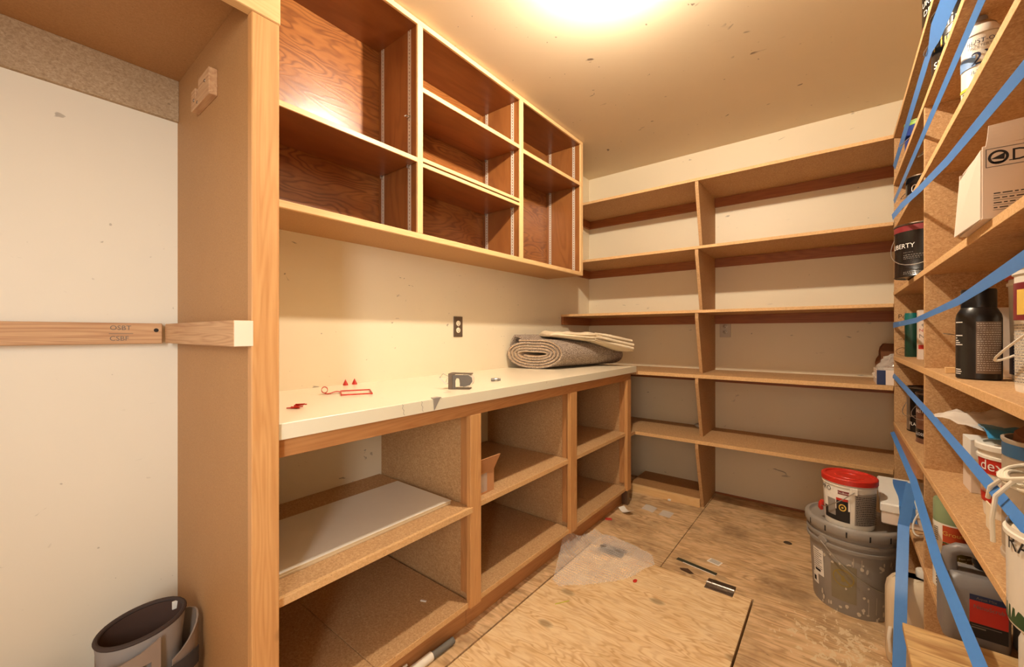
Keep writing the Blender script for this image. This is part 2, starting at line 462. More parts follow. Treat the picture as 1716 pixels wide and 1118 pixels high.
# ------------------------------------------------------------------ floor hatch
t = thing('floor_hatch', 'pale plywood trapdoor set flush in the subfloor in the middle of the room', 'hatch', ((HX0 + HX1) / 2, (HY0 + HY1) / 2, -.03))
box('panel', M['hatch'], t, HX0 + .004, HX1 - .003, HY0, HY1 - .003, -.03, .0005, .0015)
def hinge(x0, x1, y):
    h = MB().box(x0, x1, y - .044, y - .004, .0005, .0035, .0008).box(x0, x1, y + .004, y + .044, .0005, .0035, .0008)
    for xx in (x0 + .02, x1 - .02):
        for yy in (-.026, .026): h.lathe([(0, .0052), (.004, .0048), (.0055, .0034)], 10, (xx, y + yy))
    o = h.build('hinge', M['steel_dk'], t, label='brown metal hinge')
    k = MB()
    n = 5; w = (x1 - x0) / n
    for i in range(n): k.tube([(x0 + w * i + .0006, y, .0062), (x0 + w * (i + 1) - .0006, y, .0062)], .0056, 10)
    k.build('hinge_barrel', M['metal'], o, True)
hinge(-.468, -.354, HY1)
hinge(-.992, -.858, HY1 - .008)

# ------------------------------------------------------------------ left closet bay (tall partition, header, top)
t = thing('closet_partition', 'tall tan hardboard closet side with a fir face post, header and top shelf, left foreground', 'closet', (-1.37, .386, 0))
PY = .376
box('side_panel', M['hardboard'], t, XL, -1.081, PY, .395, 0, 1.953)
box('side_panel', M['hardboard'], t, XL, -1.081, -.66, -.64, 0, 1.953)
box('face_post', M['fir_z'], t, -1.082, -1.057, PY - .004, .432, 0, 1.885, .002)
box('face_post', M['fir_z'], t, -1.082, -1.057, -.68, -.62, 0, 1.885, .002)
box('header', M['fir_lt_y'], t, -1.082, -1.055, -.68, .434, 1.885, 1.975, .002)
box('top_shelf', M['hardboard'], t, XL, -1.082, -.66, .395, 1.953, 1.972)
box('ledger_strip', M['chip_grey'], t, XL, XL + .019, -.64, PY, 1.823, 1.953, label='speckled grey particle board strip under the top')
# the closet's own back wall is painted whiter
struct(box('trim_1', M['wall_white'], None, XL, XL + .004, -.64, PY, 0, 1.823, 0), 'whiter painted panel at the back of the closet bay')

t = thing('closet_rail', 'pale stud nailed along the white closet back wall, stamped with ink', 'rail', (XL + .025, -.15, 1.14))
box('stud', M['stud_y'], t, XL + .004, XL + .042, -.63, .330, 1.109, 1.171, .002)
f = MB()
text_plane(f, 'OSBT', .019, (XL + .042, .235, 1.156), (0, 1, 0), (0, 0, 1)); text_plane(f, 'CSBF', .019, (XL + .042, .232, 1.125), (0, 1, 0), (0, 0, 1))
f.poly([(XL + .0426, .21, 1.139), (XL + .0426, .262, 1.139), (XL + .0426, .262, 1.1405), (XL + .0426, .21, 1.1405)], [(0, 1, 2, 3)])
f.build('lettering', M['ink_grey'], t)
MB().lathe([(0, 0), (.006, .0006), (.005, .001), (0, .0012)], 12, m=Matrix.Translation((XL + .042, .315, 1.150)) @ Matrix.Rotation(R(90), 4, 'Y')).build('nail_hole', M['ink'], t)
t = thing('closet_cleat', 'short pale stud with a whitewashed cut end, nailed across the tan closet side', 'rail', (-1.35, .356, 1.14))
box('stud', M['stud_x'], t, XL + .044, -1.058, .336, PY, 1.110, 1.170, .002)
box('painted_end', M['lam_edge'], t, -1.058, -1.0565, .337, PY - .001, 1.111, 1.169, .0004, label='whitish end grain')
t = thing('rod_bracket', 'notched wooden clothes rod block screwed high on the tan closet side', 'bracket', (-1.37, .367, 1.80))
MB().prism([(-1.455, 1.775), (-1.30, 1.775), (-1.30, 1.846), (-1.39, 1.846), (-1.392, 1.806), (-1.415, 1.800), (-1.418, 1.832), (-1.455, 1.832)], 1, .356, PY, .0012).build('block', M['stud_x'], t)
f = MB()
for x, z in ((-1.335, 1.82), (-1.43, 1.80), (-1.40, 1.785)):
    f.lathe([(0, .0015), (.004, .001), (.0045, 0)], 10, m=Matrix.Translation((x, .356, z)) @ Matrix.Rotation(R(90), 4, 'X'))
f.build('screw', M['steel_dk'], t)

# ------------------------------------------------------------------ base cabinet + worktop
YC0, YC1 = .434, 2.66
XF = -1.085
t = thing('base_cabinet', 'long open wooden base cabinet with three shelf bays under the cream worktop', 'cabinet', (-1.38, 1.55, 0))
box('face_rail', M['fir_dk_y'], t, XF - .019, XF, YC0, YC1, .831, .878, .001)
for y0, y1, w in ((1.120, 1.180, 'fir_z'), (1.864, 1.930, 'fir_z'), (2.600, 2.660, 'fir_z')):
    box('face_post', M[w], t, XF - .020, XF + .0015, y0, y1, .10, .831, .0015)
for y0, y1 in ((1.140, 1.158), (1.893, 1.911), (2.625, 2.643)):
    box('divider', M['chip'], t, XL, XF - .020, y0, y1, .10, .878)
    box('divider_batten', M['fir_dk_z'], t, XF - .062, XF - .0202, y0 - .0095, y0, .142, .83, .001)
for y0, y1 in ((.434, 1.130), (1.158, 1.883), (1.911, 2.615)):
    ys = y0 if y0 < .5 else y0
    sh = box('shelf', M['chip'], t, XL, XF - .016 if y0 > .5 else XF - .008, ys, y1, .462, .482)
    box('shelf_edge', M['shelf_edge'], sh, (XF - .016 if y0 > .5 else XF - .008) + .0001, (XF - .0135 if y0 > .5 else XF + .004), ys, y1, .461, .4825, .0008)
    box('shelf_cleat', M['cleat_x'], t, XL + .02, XF - .064, y1 - .016, y1 + (.009), .425, .4615, .001)
    ym = y0 + (y1 - y0) * (.42 if y0 < .5 else .5)
    b = box('bottom_shelf', M['chip'], t, XL, XF - .012, y0, ym - .0008, .100, .120)
    b = box('bottom_shelf', M['chip'], t, XL, XF - .012, ym + .0008, y1, .100, .120)
    box('bottom_edge', M['shelf_edge'], t, XF - .0118, XF - .0095, y0, y1, .0995, .1203, .0008)
for y0, y1 in ((.434, 1.148), (1.150, 1.86), (1.862, 2.66)):
    box('toe_kick', M['fir_dk_y'], t, -1.153, -1.135, y0, y1, 0, .100, .001)
box('foot_block', M['steel_dk'], t, -1.13, XF - .004, 2.615, 2.650, .0, .0995, .002)
t = thing('worktop', 'cream laminate worktop with a square edge, running the length of the base cabinet', 'worktop', (-1.38, 1.58, .878))
MB().prism([(XL, .434), (-1.073, .434), (-1.0725, 1.6), (-1.0725, 2.722), (XL, 2.722)], 2, .8782, .918, .001).build('top', M['laminate'], t)
MB().box(-1.0725, -1.0705, .434, 2.722, .878, .9178, .0006).build('front_edge', M['lam_edge'], t)
f = MB()
for yy, dz in ((.80, .6), (.876, 0.5)):
    pts = []
    for k in range(9):
        z = .9175 - .036 * k / 8
        pts.append((-1.0702, yy + .0022 * math.sin(k * 1.7) + .0016 * k * dz, z))
    f.strip([[(x, y - .0005, z), (x, y + .0005, z)] for x, y, z in pts])
f.build('edge_crack', M['ink_soft'], t)

t = thing('white_boards', 'two thin white melamine boards stacked flat on the first base cabinet shelf', 'board', (-1.34, .78, .483))
box('board', M['grey_board_edge'], t, -1.513, -1.170, .462, 1.100, .4827, .4885, .0005)
b = box('board', M['grey_board_edge'], t, -1.511, -1.172, .462, 1.104, .4887, .4940, .0005)
box('white_face', M['white_board'], b, -1.5108, -1.1722, .4622, 1.1038, .4940, .4950, .0003)

# open cardboard carton in the middle bay
t = thing('cardboard_carton', 'brown cardboard carton with an open flap on the middle base cabinet shelf', 'box', (-1.25, 1.24, .483))
x0, x1, y0, y1, z0, z1 = -1.36, -1.135, 1.185, 1.315, .483, .572
f = MB().box(x0 + .0042, x1 - .0042, y0 + .0042, y1 - .0042, z0, z0 + .004, .0005).box(x0, x0 + .004, y0, y1, z0, z1, .0005).box(x1 - .004, x1, y0, y1, z0, z1, .0005).box(x0 + .0041, x1 - .0041, y0, y0 + .004, z0, z1, .0005).box(x0 + .0041, x1 - .0041, y1 - .004, y1, z0, z1, .0005)
f.build('carton_body', M['card'], t)
f = MB().poly([(x1, y0, z1), (x1, y1, z1), (x1 + .022, y1 + .016, z1 + .062), (x1 + .022, y0 - .016, z1 + .062)], [(0, 1, 2, 3)]).thicken(.003)
f.build('flap', M['card'], t)
f = MB().poly([(x0, y1, z1), (x1 - .004, y1, z1), (x1 - .01, y1 - .03, z1 - .05), (x0 + .01, y1 - .03, z1 - .05)], [(0, 1, 2, 3)]).thicken(.003)
f.build('flap', M['card_in'], t)
f = MB().poly([(x1 + .0008, y0, z0 + .008), (x1 + .0008, y1 - .045, z0 + .008), (x1 + .0008, y1 - .045, z1 - .006), (x1 + .0008, y0, z1 - .006)], [(0, 1, 2, 3)])
f.build('packing_tape', M['film'], t)

# ------------------------------------------------------------------ wall cabinet
XU = -1.385
UZ0, UZ1 = 1.541, 2.467
YU0, YU1 = .436, 2.550
t = thing('wall_cabinet', 'long open wall cabinet of stained wood with adjustable shelves under the ceiling', 'cabinet', (-1.53, 1.5, UZ0))
box('back_panel', M['stain_y'], t, XL, XL + .012, YU0, YU1, UZ0 + .02, UZ1 - .02)
box('top_panel', M['stain_s'], t, XL, XU - .012, YU0, YU1, UZ1 - .02, UZ1)
box('bottom_panel', M['hardboard'], t, XL, XU - .012, YU0, YU1, UZ0, UZ0 + .012)
box('bottom_lining', M['stain_s'], t, XL + .012, XU - .012, YU0 + .02, YU1 - .02, UZ0 + .0122, UZ0 + .020, .0005)
for y0, y1 in ((YU0, YU0 + .02), (1.118, 1.137), (1.834, 1.853), (YU1 - .024, YU1)):
    box('divider', M['stain_z'], t, XL + .012, XU - .012, y0, y1, UZ0 + .02, UZ1 - .02)
for y0, y1 in ((YU0, YU0 + .028), (1.113, 1.142), (1.829, 1.858), (YU1 - .032, YU1)):
    box('face_strip', M['fir_lt_z'], t, XU - .012, XU, y0, y1, UZ0 + .024, UZ1 - .022, .0012)
box('face_strip', M['fir_lt_y'], t, XU - .012, XU, YU0, YU1, UZ0, UZ0 + .024, .0012)
box('face_strip', M['fir_lt_y'], t, XU - .012, XU, YU0, YU1, UZ1 - .022, UZ1, .0012)
def ushelf(y0, y1, z0, z1, xf=XU - .002):
    s_ = box('shelf', M['stain_s'], t, XL + .016, xf - .006, y0, y1, z0, z1 - .001)
    box('shelf_lip', M['fir_lt_y'], s_, xf - .0058, xf, y0, y1, z0, z1, .0008)
    for xx in (XL + .045, XU - .06):
        MB().box(xx - .006, xx + .006, y1 - .012, y1 - .0005, z0 - .006, z0, .0008).box(xx - .0015, xx + .0015, y1 - .012, y1 - .0005, z0 - .014, z0 - .005, .0005).build('shelf_clip', M['metal'], s_)
ushelf(YU0 + .022, 1.115, 1.863, 1.882, XU - .001)
ushelf(1.140, 1.831, 2.172, 2.192, XU - .003)
ushelf(1.140, 1.831, 1.876, 1.892, XU - .004)
ushelf(1.140, 1.831, 1.852, 1.868, XU - .003)
ushelf(1.856, 2.523, 2.160, 2.182, XU - .003)
def standard(x, y, sgn, z0=UZ0 + .024, z1=UZ1 - .022):
    f = MB(); y2 = y + sgn * .0022
    f.box(x - .0095, x - .0035, y, y2, z0, z1, 0); f.box(x + .0035, x + .0095, y, y2, z0, z1, 0)
    z = z0
    while z < z1 - .008:
        f.box(x - .0035, x + .0035, y, y2, z, z + .008, 0); z += .016
    return f.build('shelf_standard', M['zinc'], t, label='slotted metal shelf standard')
for y in (1.118, 1.834, YU1 - .024):
    for x in (XL + .045, XU - .060): standard(x, y, -1)
for y in (YU0 + .02, 1.137, 1.853):
    for x in (XL + .045, XU - .060): standard(x, y, 1)
MB().tube([(XU - .06, 1.1155, 2.072), (XU - .06, 1.100, 2.072), (XU - .062, 1.092, 2.066)], .0035, 8).box(XU - .068, XU - .052, 1.108, 1.1155, 2.066, 2.078, .0008).build('shelf_clip', M['metal'], t, label='loose metal shelf clip')

# ------------------------------------------------------------------ back wall shelving
YS = 2.749
t = thing('back_shelving', 'wall wide run of five tan particle board shelves on tapered brackets', 'shelving', (-.6, 3.0, 0))
XN, YN2 = .2175, 2.7695
zs = [(2.100, 2.118), (1.672, 1.690), (1.270, 1.288), (.859, .882), (.446, .468)]
for i, (z0, z1) in enumerate(zs):
    xl = XL if i < 3 else -1.686
    y0 = YS
    if i >= 3:
        f = MB().prism([(XL, YB), (XL, 2.724), (-1.0715, 2.724), (-1.0715, YS), (XN, YS), (XN, YN2), (XR, YN2), (XR, YB)], 2, z0, z1, .0008) if i == 3 else MB().prism([(XL, YB), (XL, 2.668), (-1.09, 2.668), (-1.09, YS), (XN, YS), (XN, YN2), (XR, YN2), (XR, YB)], 2, z0, z1, .0008)
        sh = f.build('shelf', M['chip'], t)
        xe = -1.0715 if i == 3 else -1.09
    else:
        sh = MB().prism([(XL, YB), (XL, YS), (XN, YS), (XN, YN2), (XR, YN2), (XR, YB)], 2, z0, z1, .0008).build('shelf', M['chip'], t)
        xe = XL
    box('shelf_edge', M['shelf_edge'], sh, xe, XN, YS - .0012, YS, z0 + .0002, z1 - .0002, .0004)
    cm = M['cleat_x']
    if i < 4 or True:
        zz = z0 if i < 4 else z0
        box('cleat', cm, t, XL + .02, -.703, YB - .02, YB, zz - .062, zz, .001)
        box('cleat', cm, t, -.683, XR, YB - .02, YB, zz - .062, zz, .001)
    if i < 3:
        yc = YS + .002
        box('cleat', M['cleat_y'], t, XL, XL + .02, 2.56 if i < 2 else yc, YB, zz - .062, zz, .001)
tops = [2.100, 1.672, 1.270, .859, .446]
bots = [1.690, 1.288, .882, .468, 0.0]
yb = [2.862, 2.862, 2.862, 2.868, 2.895]
for zt, zb, y_ in zip(tops, bots, yb):
    MB().prism([(YS + .004, zt), (YB, zt), (YB, zb), (y_, zb), (YS + .004, zt - .035)], 0, -.703, -.683, .0008).build('bracket', M['chip'], t)
box('toe_board', M['fir_lt_x'], t, -1.19, -.704, 2.872, 2.890, 0, .054, .001)
box('toe_top', M['chip_dark'], t, -1.19, -.704, 2.890, YB, .024, .0535, .001)
box('floor_cleat', M['cleat_x'], t, -.682, XR, YB - .008, YB, .0, .012, .001)

# ------------------------------------------------------------------ right wall shelving
XS = .22
t = thing('side_shelving', 'tall particle board shelving with closely spaced shelves along the right wall', 'shelving', (.38, 1.75, 0))
rz = [(2.100, 2.122), (1.866, 1.886), (1.643, 1.663), (1.327, 1.346), (1.010, 1.030), (.690, .708), (.372, .391)]
YN = .72
DV = (1.8555, 1.8745)
for i, (z0, z1) in enumerate(rz):
    for y0, y1 in ((YN + .019, DV[0]), (DV[1], YS)) if i > 1 else ((YN + .019, YS),):
        sh = box('shelf', M['chip'], t, XS, XR, y0, y1 - (.0 if y1 < 2.5 else .0), z0, z1)
    ed = box('shelf_edge', M['shelf_edge'], t, XS - .0018, XS, YN, YS + .001, z0 + .0003, z1 - .0003, .0005)
box('upright', M['chip'], t, XS + .001, XR, YS + .0012, YS + .019, 0, 2.10)
for z0, z1 in ((0, 1.866),):
    box('upright', M['chip'], t, XS + .0005, XR, DV[0], DV[1], z0, z1)
box('upright', M['chip'], t, XS, XR, YN, YN + .019, 0, 2.122)
box('front_rail', M['fir_dk_y'], t, XS + .0, XS + .018, 2.02, YS, .628, .690, .001, label='brown wooden rail under the low shelf')
# stamps printed on the far upright
f = MB()
fy = YS + .0012
def stamp(s_, x, z, size, xs=1.0): text_plane(f, s_, size, (x, fy, z), (1, 0, 0), (0, 0, 1), 'LEFT', xs)
stamp('Potlatch', .234, 1.222, .030, 1.0)
stamp('PL', .285, 1.128, .014); stamp('UNDERLAY', .236, 1.112, .012); stamp('1-M-1', .262, 1.097, .010); stamp('CLASS', .256, 1.082, .010)
for zz in (1.196, 1.146, .985, .975, .880):
    f.poly([(.221, fy - .0006, zz), (.295, fy - .0006, zz), (.295, fy - .0006, zz + .0016), (.221, fy - .0006, zz + .0016)], [(0, 1, 2, 3)])
for cx, cz, rx, rz_ in ((.262, 1.052, .034, .020),):
    f.strip([[(cx + (rx + d) * math.cos(a / 20 * 2 * math.pi), fy - .0006, cz + (rz_ + d) * math.sin(a / 20 * 2 * math.pi)) for d in (0, .0015)] for a in range(21)])
    f.poly([(cx - .014, fy - .0006, cz + .012), (cx, fy - .0006, cz + .020), (cx + .014, fy - .0006, cz + .012), (cx, fy - .0006, cz + .015)], [(0, 1, 2, 3)])
stamp('POTLATCH', .239, 1.047, .010)
f.build('lettering', M['ink_soft'], t, label='faded brown stamps on the far upright')

# blue tape strips along the right shelving
def tape(label, pts, w, b=0.0):
    """pts centre line; the band is twisted to face the middle of the room"""
    P_ = [Vector(p) for p in pts]
    fine = []
    for i in range(len(P_) - 1):
        for k in range(8): fine.append(P_[i].lerp(P_[i + 1], k / 8))
    fine.append(P_[-1])
    n = len(fine); rows = []; last = None
    for i, p_ in enumerate(fine):
        u = i / (n - 1)
        d = (fine[min(i + 1, n - 1)] - fine[max(i - 1, 0)]).normalized()
        face = (p_ - Vector((-.15, 0, 1.2))).normalized()
        nn = (-face * (1 - b) + Vector((-1, 0, 0)) * b)
        nn = (nn - d * nn.dot(d)).normalized(); fp = (face - d * face.dot(d)).normalized()
        up = d.cross(nn).normalized()
        if (last is not None and up.dot(last) < 0) or (last is None and up.z < 0 and abs(d.z) < .8): up = -up
        last = up
        ww = (w(u) if callable(w) else w) / max(.55, abs(nn.dot(fp)))
        rows.append([p_ - up * ww / 2, p_, p_ + up * ww / 2])
    f = MB().strip(rows).thicken(.0005)
    o = f.build('blue_tape', M['tape'], None, True)
    return tag(o, label, 'tape')
xt = XS - .0035
tape('topmost blue tape strip on the right shelving, twisted in front of black cans', [(xt, 2.70, 1.940), (xt, 2.2, 1.960), (xt, 1.80, 1.978), (xt - .004, 1.60, 1.966), (xt - .004, 1.40, 1.945), (xt, .74, 1.90)], lambda u: .016 if u < .5 else min(.040, .016 + (u - .5) * .22), .42)
tape('second blue tape strip from the top, crossing the white spray can shelf', [(xt, 2.70, 1.775), (xt, .74, 1.775)], .0135, .42)
tape('third blue tape strip from the top, slanting past the gallon can with the maroon band', [(.164, 2.105, 1.578), (.172, 1.90, 1.571), (.190, 1.68, 1.562), (.205, 1.40, 1.548), (xt, .74, 1.515)], .018, .42)
tape('fourth blue tape strip from the top, rising above the black bottle', [(xt, 2.74, 1.180), (xt, 2.0, 1.186), (xt, 1.37, 1.213), (xt, .74, 1.268)], lambda u: .026 - .009 * math.sin(u * 3.1), .35)
tape('fifth blue tape strip from the top, sagging past the two small dark cans', [(xt, 2.74, .936), (xt, 1.7, .897), (xt, .74, .846)], .018, .25)
tape('low blue tape strip slanting down in front of the grey jug', [(xt - .002, 2.74, .658), (xt - .004, 2.04, .622), (xt - .022, 1.45, .578), (xt - .012, .74, .52)], .0205)
tape('blue tape strip hanging straight down in front of the grey bucket', [(xt - .005, 2.06, .597), (.190, 2.055, .443), (.166, 1.86, .28), (.151, 1.745, .108), (.144, 1.69, .004)], .031)

# ------------------------------------------------------------------ containers
def view_ang(x, y): return math.atan2(-y, -x)
def ring_patch(r, a0, a1, z0, z1, c, off=.0006, seg=18):
    f = MB(); rows = []
    for i in range(seg + 1):
        a = a0 + (a1 - a0) * i / seg
        rows.append([(c[0] + (r + off) * math.cos(a), c[1] + (r + off) * math.sin(a), z) for z in (z0, z1)])
    return f.strip(rows)
def bail(parent, c, r, z, ang, drop, mat, rad=.0014, out=.012, grip=None):
    """wire handle hanging on one side: ears at ang +/- 90, lowest point at ang"""
    pts = []
    for i in range(17):
        u = -1 + 2 * i / 16
        a = ang + u * R(90)
        k = math.cos(u * math.pi / 2)
        pts.append((c[0] + (r + .003 + out * k) * math.cos(a), c[1] + (r + .003 + out * k) * math.sin(a), z - drop * k))
    o = MB().tube(pts, rad, 8).build('bail_handle', mat, parent, True)
    for s_ in (-1, 1):
        a = ang + s_ * R(90)
        MB().lathe([(0, .004), (.007, .003), (.008, 0)], 12, m=Matrix.Translation((c[0] + r * math.cos(a), c[1] + r * math.sin(a), z)) @ Matrix.Rotation(a, 4, 'Z') @ Matrix.Rotation(R(90), 4, 'Y')).build('ear', mat, parent, True)
    return pts
def paint_can(name, label, x, y, z, r, h, body, rim, patches=(), texts=(), bl=None, group=None, cat='can'):
    t = thing(name, label, cat, (x, y, z), 0, group)
    c = (x, y); va = view_ang(x, y)
    MB().lathe([(0, z + .002), (r - .003, z + .002), (r, z), (r, z + .004), (r - .0015, z + .006), (r - .0015, z + h - .006), (r, z + h - .004), (r + .0008, z + h), (r - .003, z + h), (r - .004, z + h - .006)], 48, c).build('can_body', body, t, True)
    MB().lathe([(r - .004, z + h - .005), (r - .008, z + h - .002), (r - .010, z + h - .006), (r - .018, z + h - .007), (r - .019, z + h - .0045), (0, z + h - .0045)], 40, c).build('can_lid', rim, t, True)
    MB().lathe([(r + .0006, z + h - .0045), (r + .0014, z + h - .002), (r + .0006, z + h + .0006), (r - .003, z + h + .0006)], 40, c).build('can_rim', rim, t, True)
    for a0, a1, q0, q1, m_ in patches:
        ring_patch(r - .0012, va + R(a0), va + R(a1), z + q0 * h, z + q1 * h, c).build('label_band', m_, t, True)
    for s_, size, a, q, m_, *xs in texts:
        f = MB(); text_cyl(f, s_, size, c, r - .0012, va + R(a), z + q * h, xs=xs[0] if xs else 1)
        f.build('lettering', m_, t)
    if bl: bail(t, c, r, z + h * bl[0], va + R(bl[1]), bl[2], M['wire'])
    return t
# shelf A: black can jutting over the top shelf
paint_can('paint_can', 'black paint can with white lettering standing on the very top right shelf', .305, 1.93, 2.1225, .083, .19, M['black_can'], M['steel_dk'],
          [(-90, 90, .04, .16, M['maroon'])], [('BEHR', .045, -38, .80, M['white_ink']), ('URBAN', .026, -42, .52, M['white_ink']), ('DRIFT', .026, -42, .36, M['white_ink'])])
# shelf B
paint_can('paint_can', 'black gallon can with white script and a blue band under the topmost right shelf', .303, 1.74, 1.8865, .083, .194, M['black_can'], M['steel_dk'],
          [(-8, 75, .30, .58, M['blue_lb']), (-8.5, -7, .03, .97, M['metal'])],
          [('Premium', .048, -38, .72, M['white_ink'], .8), ('Plus', .05, -38, .48, M['gold']), ('INTERIOR', .02, 20, .50, M['white_ink']), ('ENAMEL', .018, 20, .38, M['white_ink']), ('satin', .04, -38, .2, M['white_ink'])], (.86, -75, .07))
paint_can('paint_can', 'small blue can with a lime green rim far back on an upper right shelf', .275, 2.37, 1.8865, .054, .124, M['blue_lb'], M['green_rim'],
          [(-120, 120, .86, .985, M['green_rim'])], [('GLO', .032, 5, .62, M['white_ink']), ('360', .032, 5, .22, M['white_ink'])], (.8, -70, .06))
paint_can('paint_can', 'squat lime green lidded can behind the small blue can on the upper right shelf', .305, 2.15, 1.8865, .045, .062, M['green_rim'], M['green_rim'])
# shelf C
paint_can('paint_can', 'narrow can with white block lettering wedged against the right shelf divider', .284, 1.985, 1.6635, .050, .165, M['bronze'], M['steel_dk'],
          [(-120, 120, .1, .5, M['black_can'])], [('BIN', .040, -50, .72, M['white_ink']), ('PRIMER', .018, -50, .34, M['white_ink']), ('BIN', .03, -10, .72, M['white_ink'])], (.86, -60, .06))
paint_can('paint_can', 'small black can with gold lettering at the far end of the third right shelf', .281, 2.40, 1.6635, .054, .128, M['black_can'], M['steel_dk'],
          [], [('Varathane', .026, 8, .36, M['gold'], .9), ('O', .05, -28, .56, M['white_ink'], .6)], (.88, -60, .07))
f = MB()
# shelf D: gallon can jutting out
tt = paint_can('paint_can', 'black gallon can with a maroon top band and wire handle, jutting over its shelf', .253, 2.13, 1.3465, .083, .194, M['black_can'], M['steel_dk'],
          [(-150, 10, .86, .965, M['maroon'])], [('LIBERTY', .024, -46, .58, M['white_ink'], .95)], (.80, -20, .115))
f = MB()
for k, (w_, q) in enumerate(((.03, .45), (.075, .40), (.06, .365), (.05, .335), (.07, .08), (.055, .05))):
    for x0_, x1_, y0_, y1_ in fine_print(1, w_, .007, k): text = f.strip([[(.253 + .0826 * math.cos(view_ang(.253, 2.13) + (xx - .06) / .083), 2.13 + .0826 * math.sin(view_ang(.253, 2.13) + (xx - .06) / .083), 1.3465 + q * .194 + yy) for yy in (0, .0028)] for xx in (x0_, (x0_ + x1_) / 2, x1_)])
f.build('fine_print', M['ink_grey'], tt, kind='stuff')

# shelf E far: dark green bottle, white carton
t = thing('caulk_tube', 'dark green tube with a teal cap standing far back on the middle right shelf', 'tube', (.277, 2.685, 1.030))
MB().lathe([(0, 1.030), (.024, 1.030), (.0255, 1.033), (.0255, 1.205), (.024, 1.208)], 28, (.277, 2.685)).build('tube_body', M['green_dk'], t, True)
MB().lathe([(.0262, 1.200), (.0262, 1.225), (.024, 1.236), (0, 1.236)], 28, (.277, 2.685)).build('tube_cap', M['teal'], t, True)
t = thing('white_carton', 'narrow white carton with red and grey print beside the dark green tube', 'box', (.30, 2.43, 1.030))
box('carton', M['white_card'], t, .268, .335, 2.41, 2.455, 1.0303, 1.238, .0012)
f = MB(); text_plane(f, 'fast', .020, (.287, 2.41, 1.200), (1, 0, 0), (0, 0, 1)); text_plane(f, 'New', .018, (.287, 2.41, 1.153), (1, 0, 0), (0, 0, 1))
f.box(.268, .335, 2.4092, 2.4101, 1.075, 1.092, 0)
f.build('lettering', M['red_lb'], t)
f = MB(); text_plane(f, 'est', .022, (.290, 2.41, 1.177), (1, 0, 0), (0, 0, 1)); text_plane(f, 'NG', .024, (.287, 2.41, 1.128), (1, 0, 0), (0, 0, 1))
f.build('lettering', M['ink_grey'], t)

# spray can, shelf C near
def spray(name, label, x, y, z, r, h, body, cap):
    t = thing(name, label, 'spray can', (x, y, z)); c = (x, y)
    MB().lathe([(0, z + .003), (r - .002, z + .003), (r, z), (r, z + .004), (r - .001, z + .007), (r - .001, z + h * .74), (r, z + h * .745), (r * .97, z + h * .775), (r * .74, z + h * .86), (r * .66, z + h * .875)], 40, c).build('can_body', body, t, True)
    MB().lathe([(r - .0006, z + h * .742), (r + .0006, z + h * .748), (r - .001, z + h * .76)], 40, c).build('seam_ring', M['metal'], t, True)
    MB().lathe([(r * .70, z + h * .868), (r * .68, z + h * .885), (r * .55, z + h * .905), (r * .5, z + h * .92), (r * .3, z + h * .925), (0, z + h * .925)], 32, c).build('valve_cup', M['metal'], t, True)
    MB().lathe([(r * .30, z + h * .925), (r * .30, z + h * .985), (r * .24, z + h), (0, z + h)], 24, c).build('nozzle', cap, t, True)
    return t
x, y, z, r, h = .259, 1.40, 1.6635, .033, .198
t = spray('spray_can', 'white spray paint can with navy lettering and grey nozzle on the upper right shelf', x, y, z, r, h, M['white_pl'], M['grey_pl'])
va = view_ang(x, y); f = MB()
text_cyl(f, 'RUST-OLEUM', .0125, (x, y), r, va + R(24), z + .130); text_cyl(f, '2X', .040, (x, y), r, va + R(12), z + .092); text_cyl(f, 'ULTRA COVER', .010, (x, y), r, va + R(22), z + .064)
f.build('lettering', M['navy_lb'], t)
f = MB(); text_cyl(f, "PAINTER'S TOUCH", .0085, (x, y), r, va + R(24), z + .119); f.build('lettering', M['ink_grey'], t)
ring_patch(r, va - R(80), va - R(16), z + .078, z + .102, (x, y)).build('label_band', plain('sky_blue_label', g(120, 156, 204), .4), t, True)
ring_patch(r, va - R(80), va + R(80), z + .030, z + .036, (x, y)).build('label_band', M['yellow'], t, True)
ring_patch(r, va - R(60), va - R(10), z + .006, z + .026, (x, y)).build('label_band', M['ink'], t, True)

# cardboard box with D logo, shelf D near
t = thing('white_box', 'white carton with a black arrow logo and raised lid flap on the right shelf', 'box', (.36, 1.2, 1.346))
BX0, BX1, BY0, BY1, BZ0, BZ1 = .2065, .50, 1.112, 1.292, 1.3465, 1.478
f = MB().box(BX0 + .0002, BX1 - .0002, BY0 + .0036, BY1 - .0036, BZ0, BZ0 + .004, .0006).box(BX0, BX1, BY0, BY0 + .0035, BZ0, BZ1, .0006).box(BX0, BX1, BY1 - .0035, BY1, BZ0, BZ1, .0006).box(BX0 + .012, BX0 + .0155, BY0 + .0036, BY1 - .0036, BZ0 + .0041, BZ1, .0006).box(BX1 - .0035, BX1 - .0001, BY0 + .0036, BY1 - .0036, BZ0 + .0041, BZ1, .0006)
f.build('carton', M['shade_card'], t)
f = MB().poly([(BX0 + .003, BY0 + .012, BZ1 - .002), (BX0 + .003, BY1, BZ1 - .012), (BX0 - .004, BY1 + .004, BZ0 - .004 + .006), (BX0 + .002, BY0 + .010, BZ0 + .002)], [(0, 1, 2, 3)]).thicken(.003)
f.build('end_flap', M['white_card'], t)
f = MB(); rows = []
for i in range(7):
    u = i / 6
    rows.append([(BX0 + .004 + (BX1 - BX0 - .01) * j / 6, BY0 + .002 - .030 * u + .012 * u * u, BZ1 + .030 * u + .006 * math.sin(j * .5)) for j in range(7)])
f.strip(rows).thicken(.003).build('lid_flap', M['white_card'], t)
box('lid_flap', M['white_card'], t, BX0 + .005, BX1 - .005, BY0 + .05, BY1, BZ1 + .001, BZ1 + .004, .0005)
f = MB(); yy = BY0 - .0006
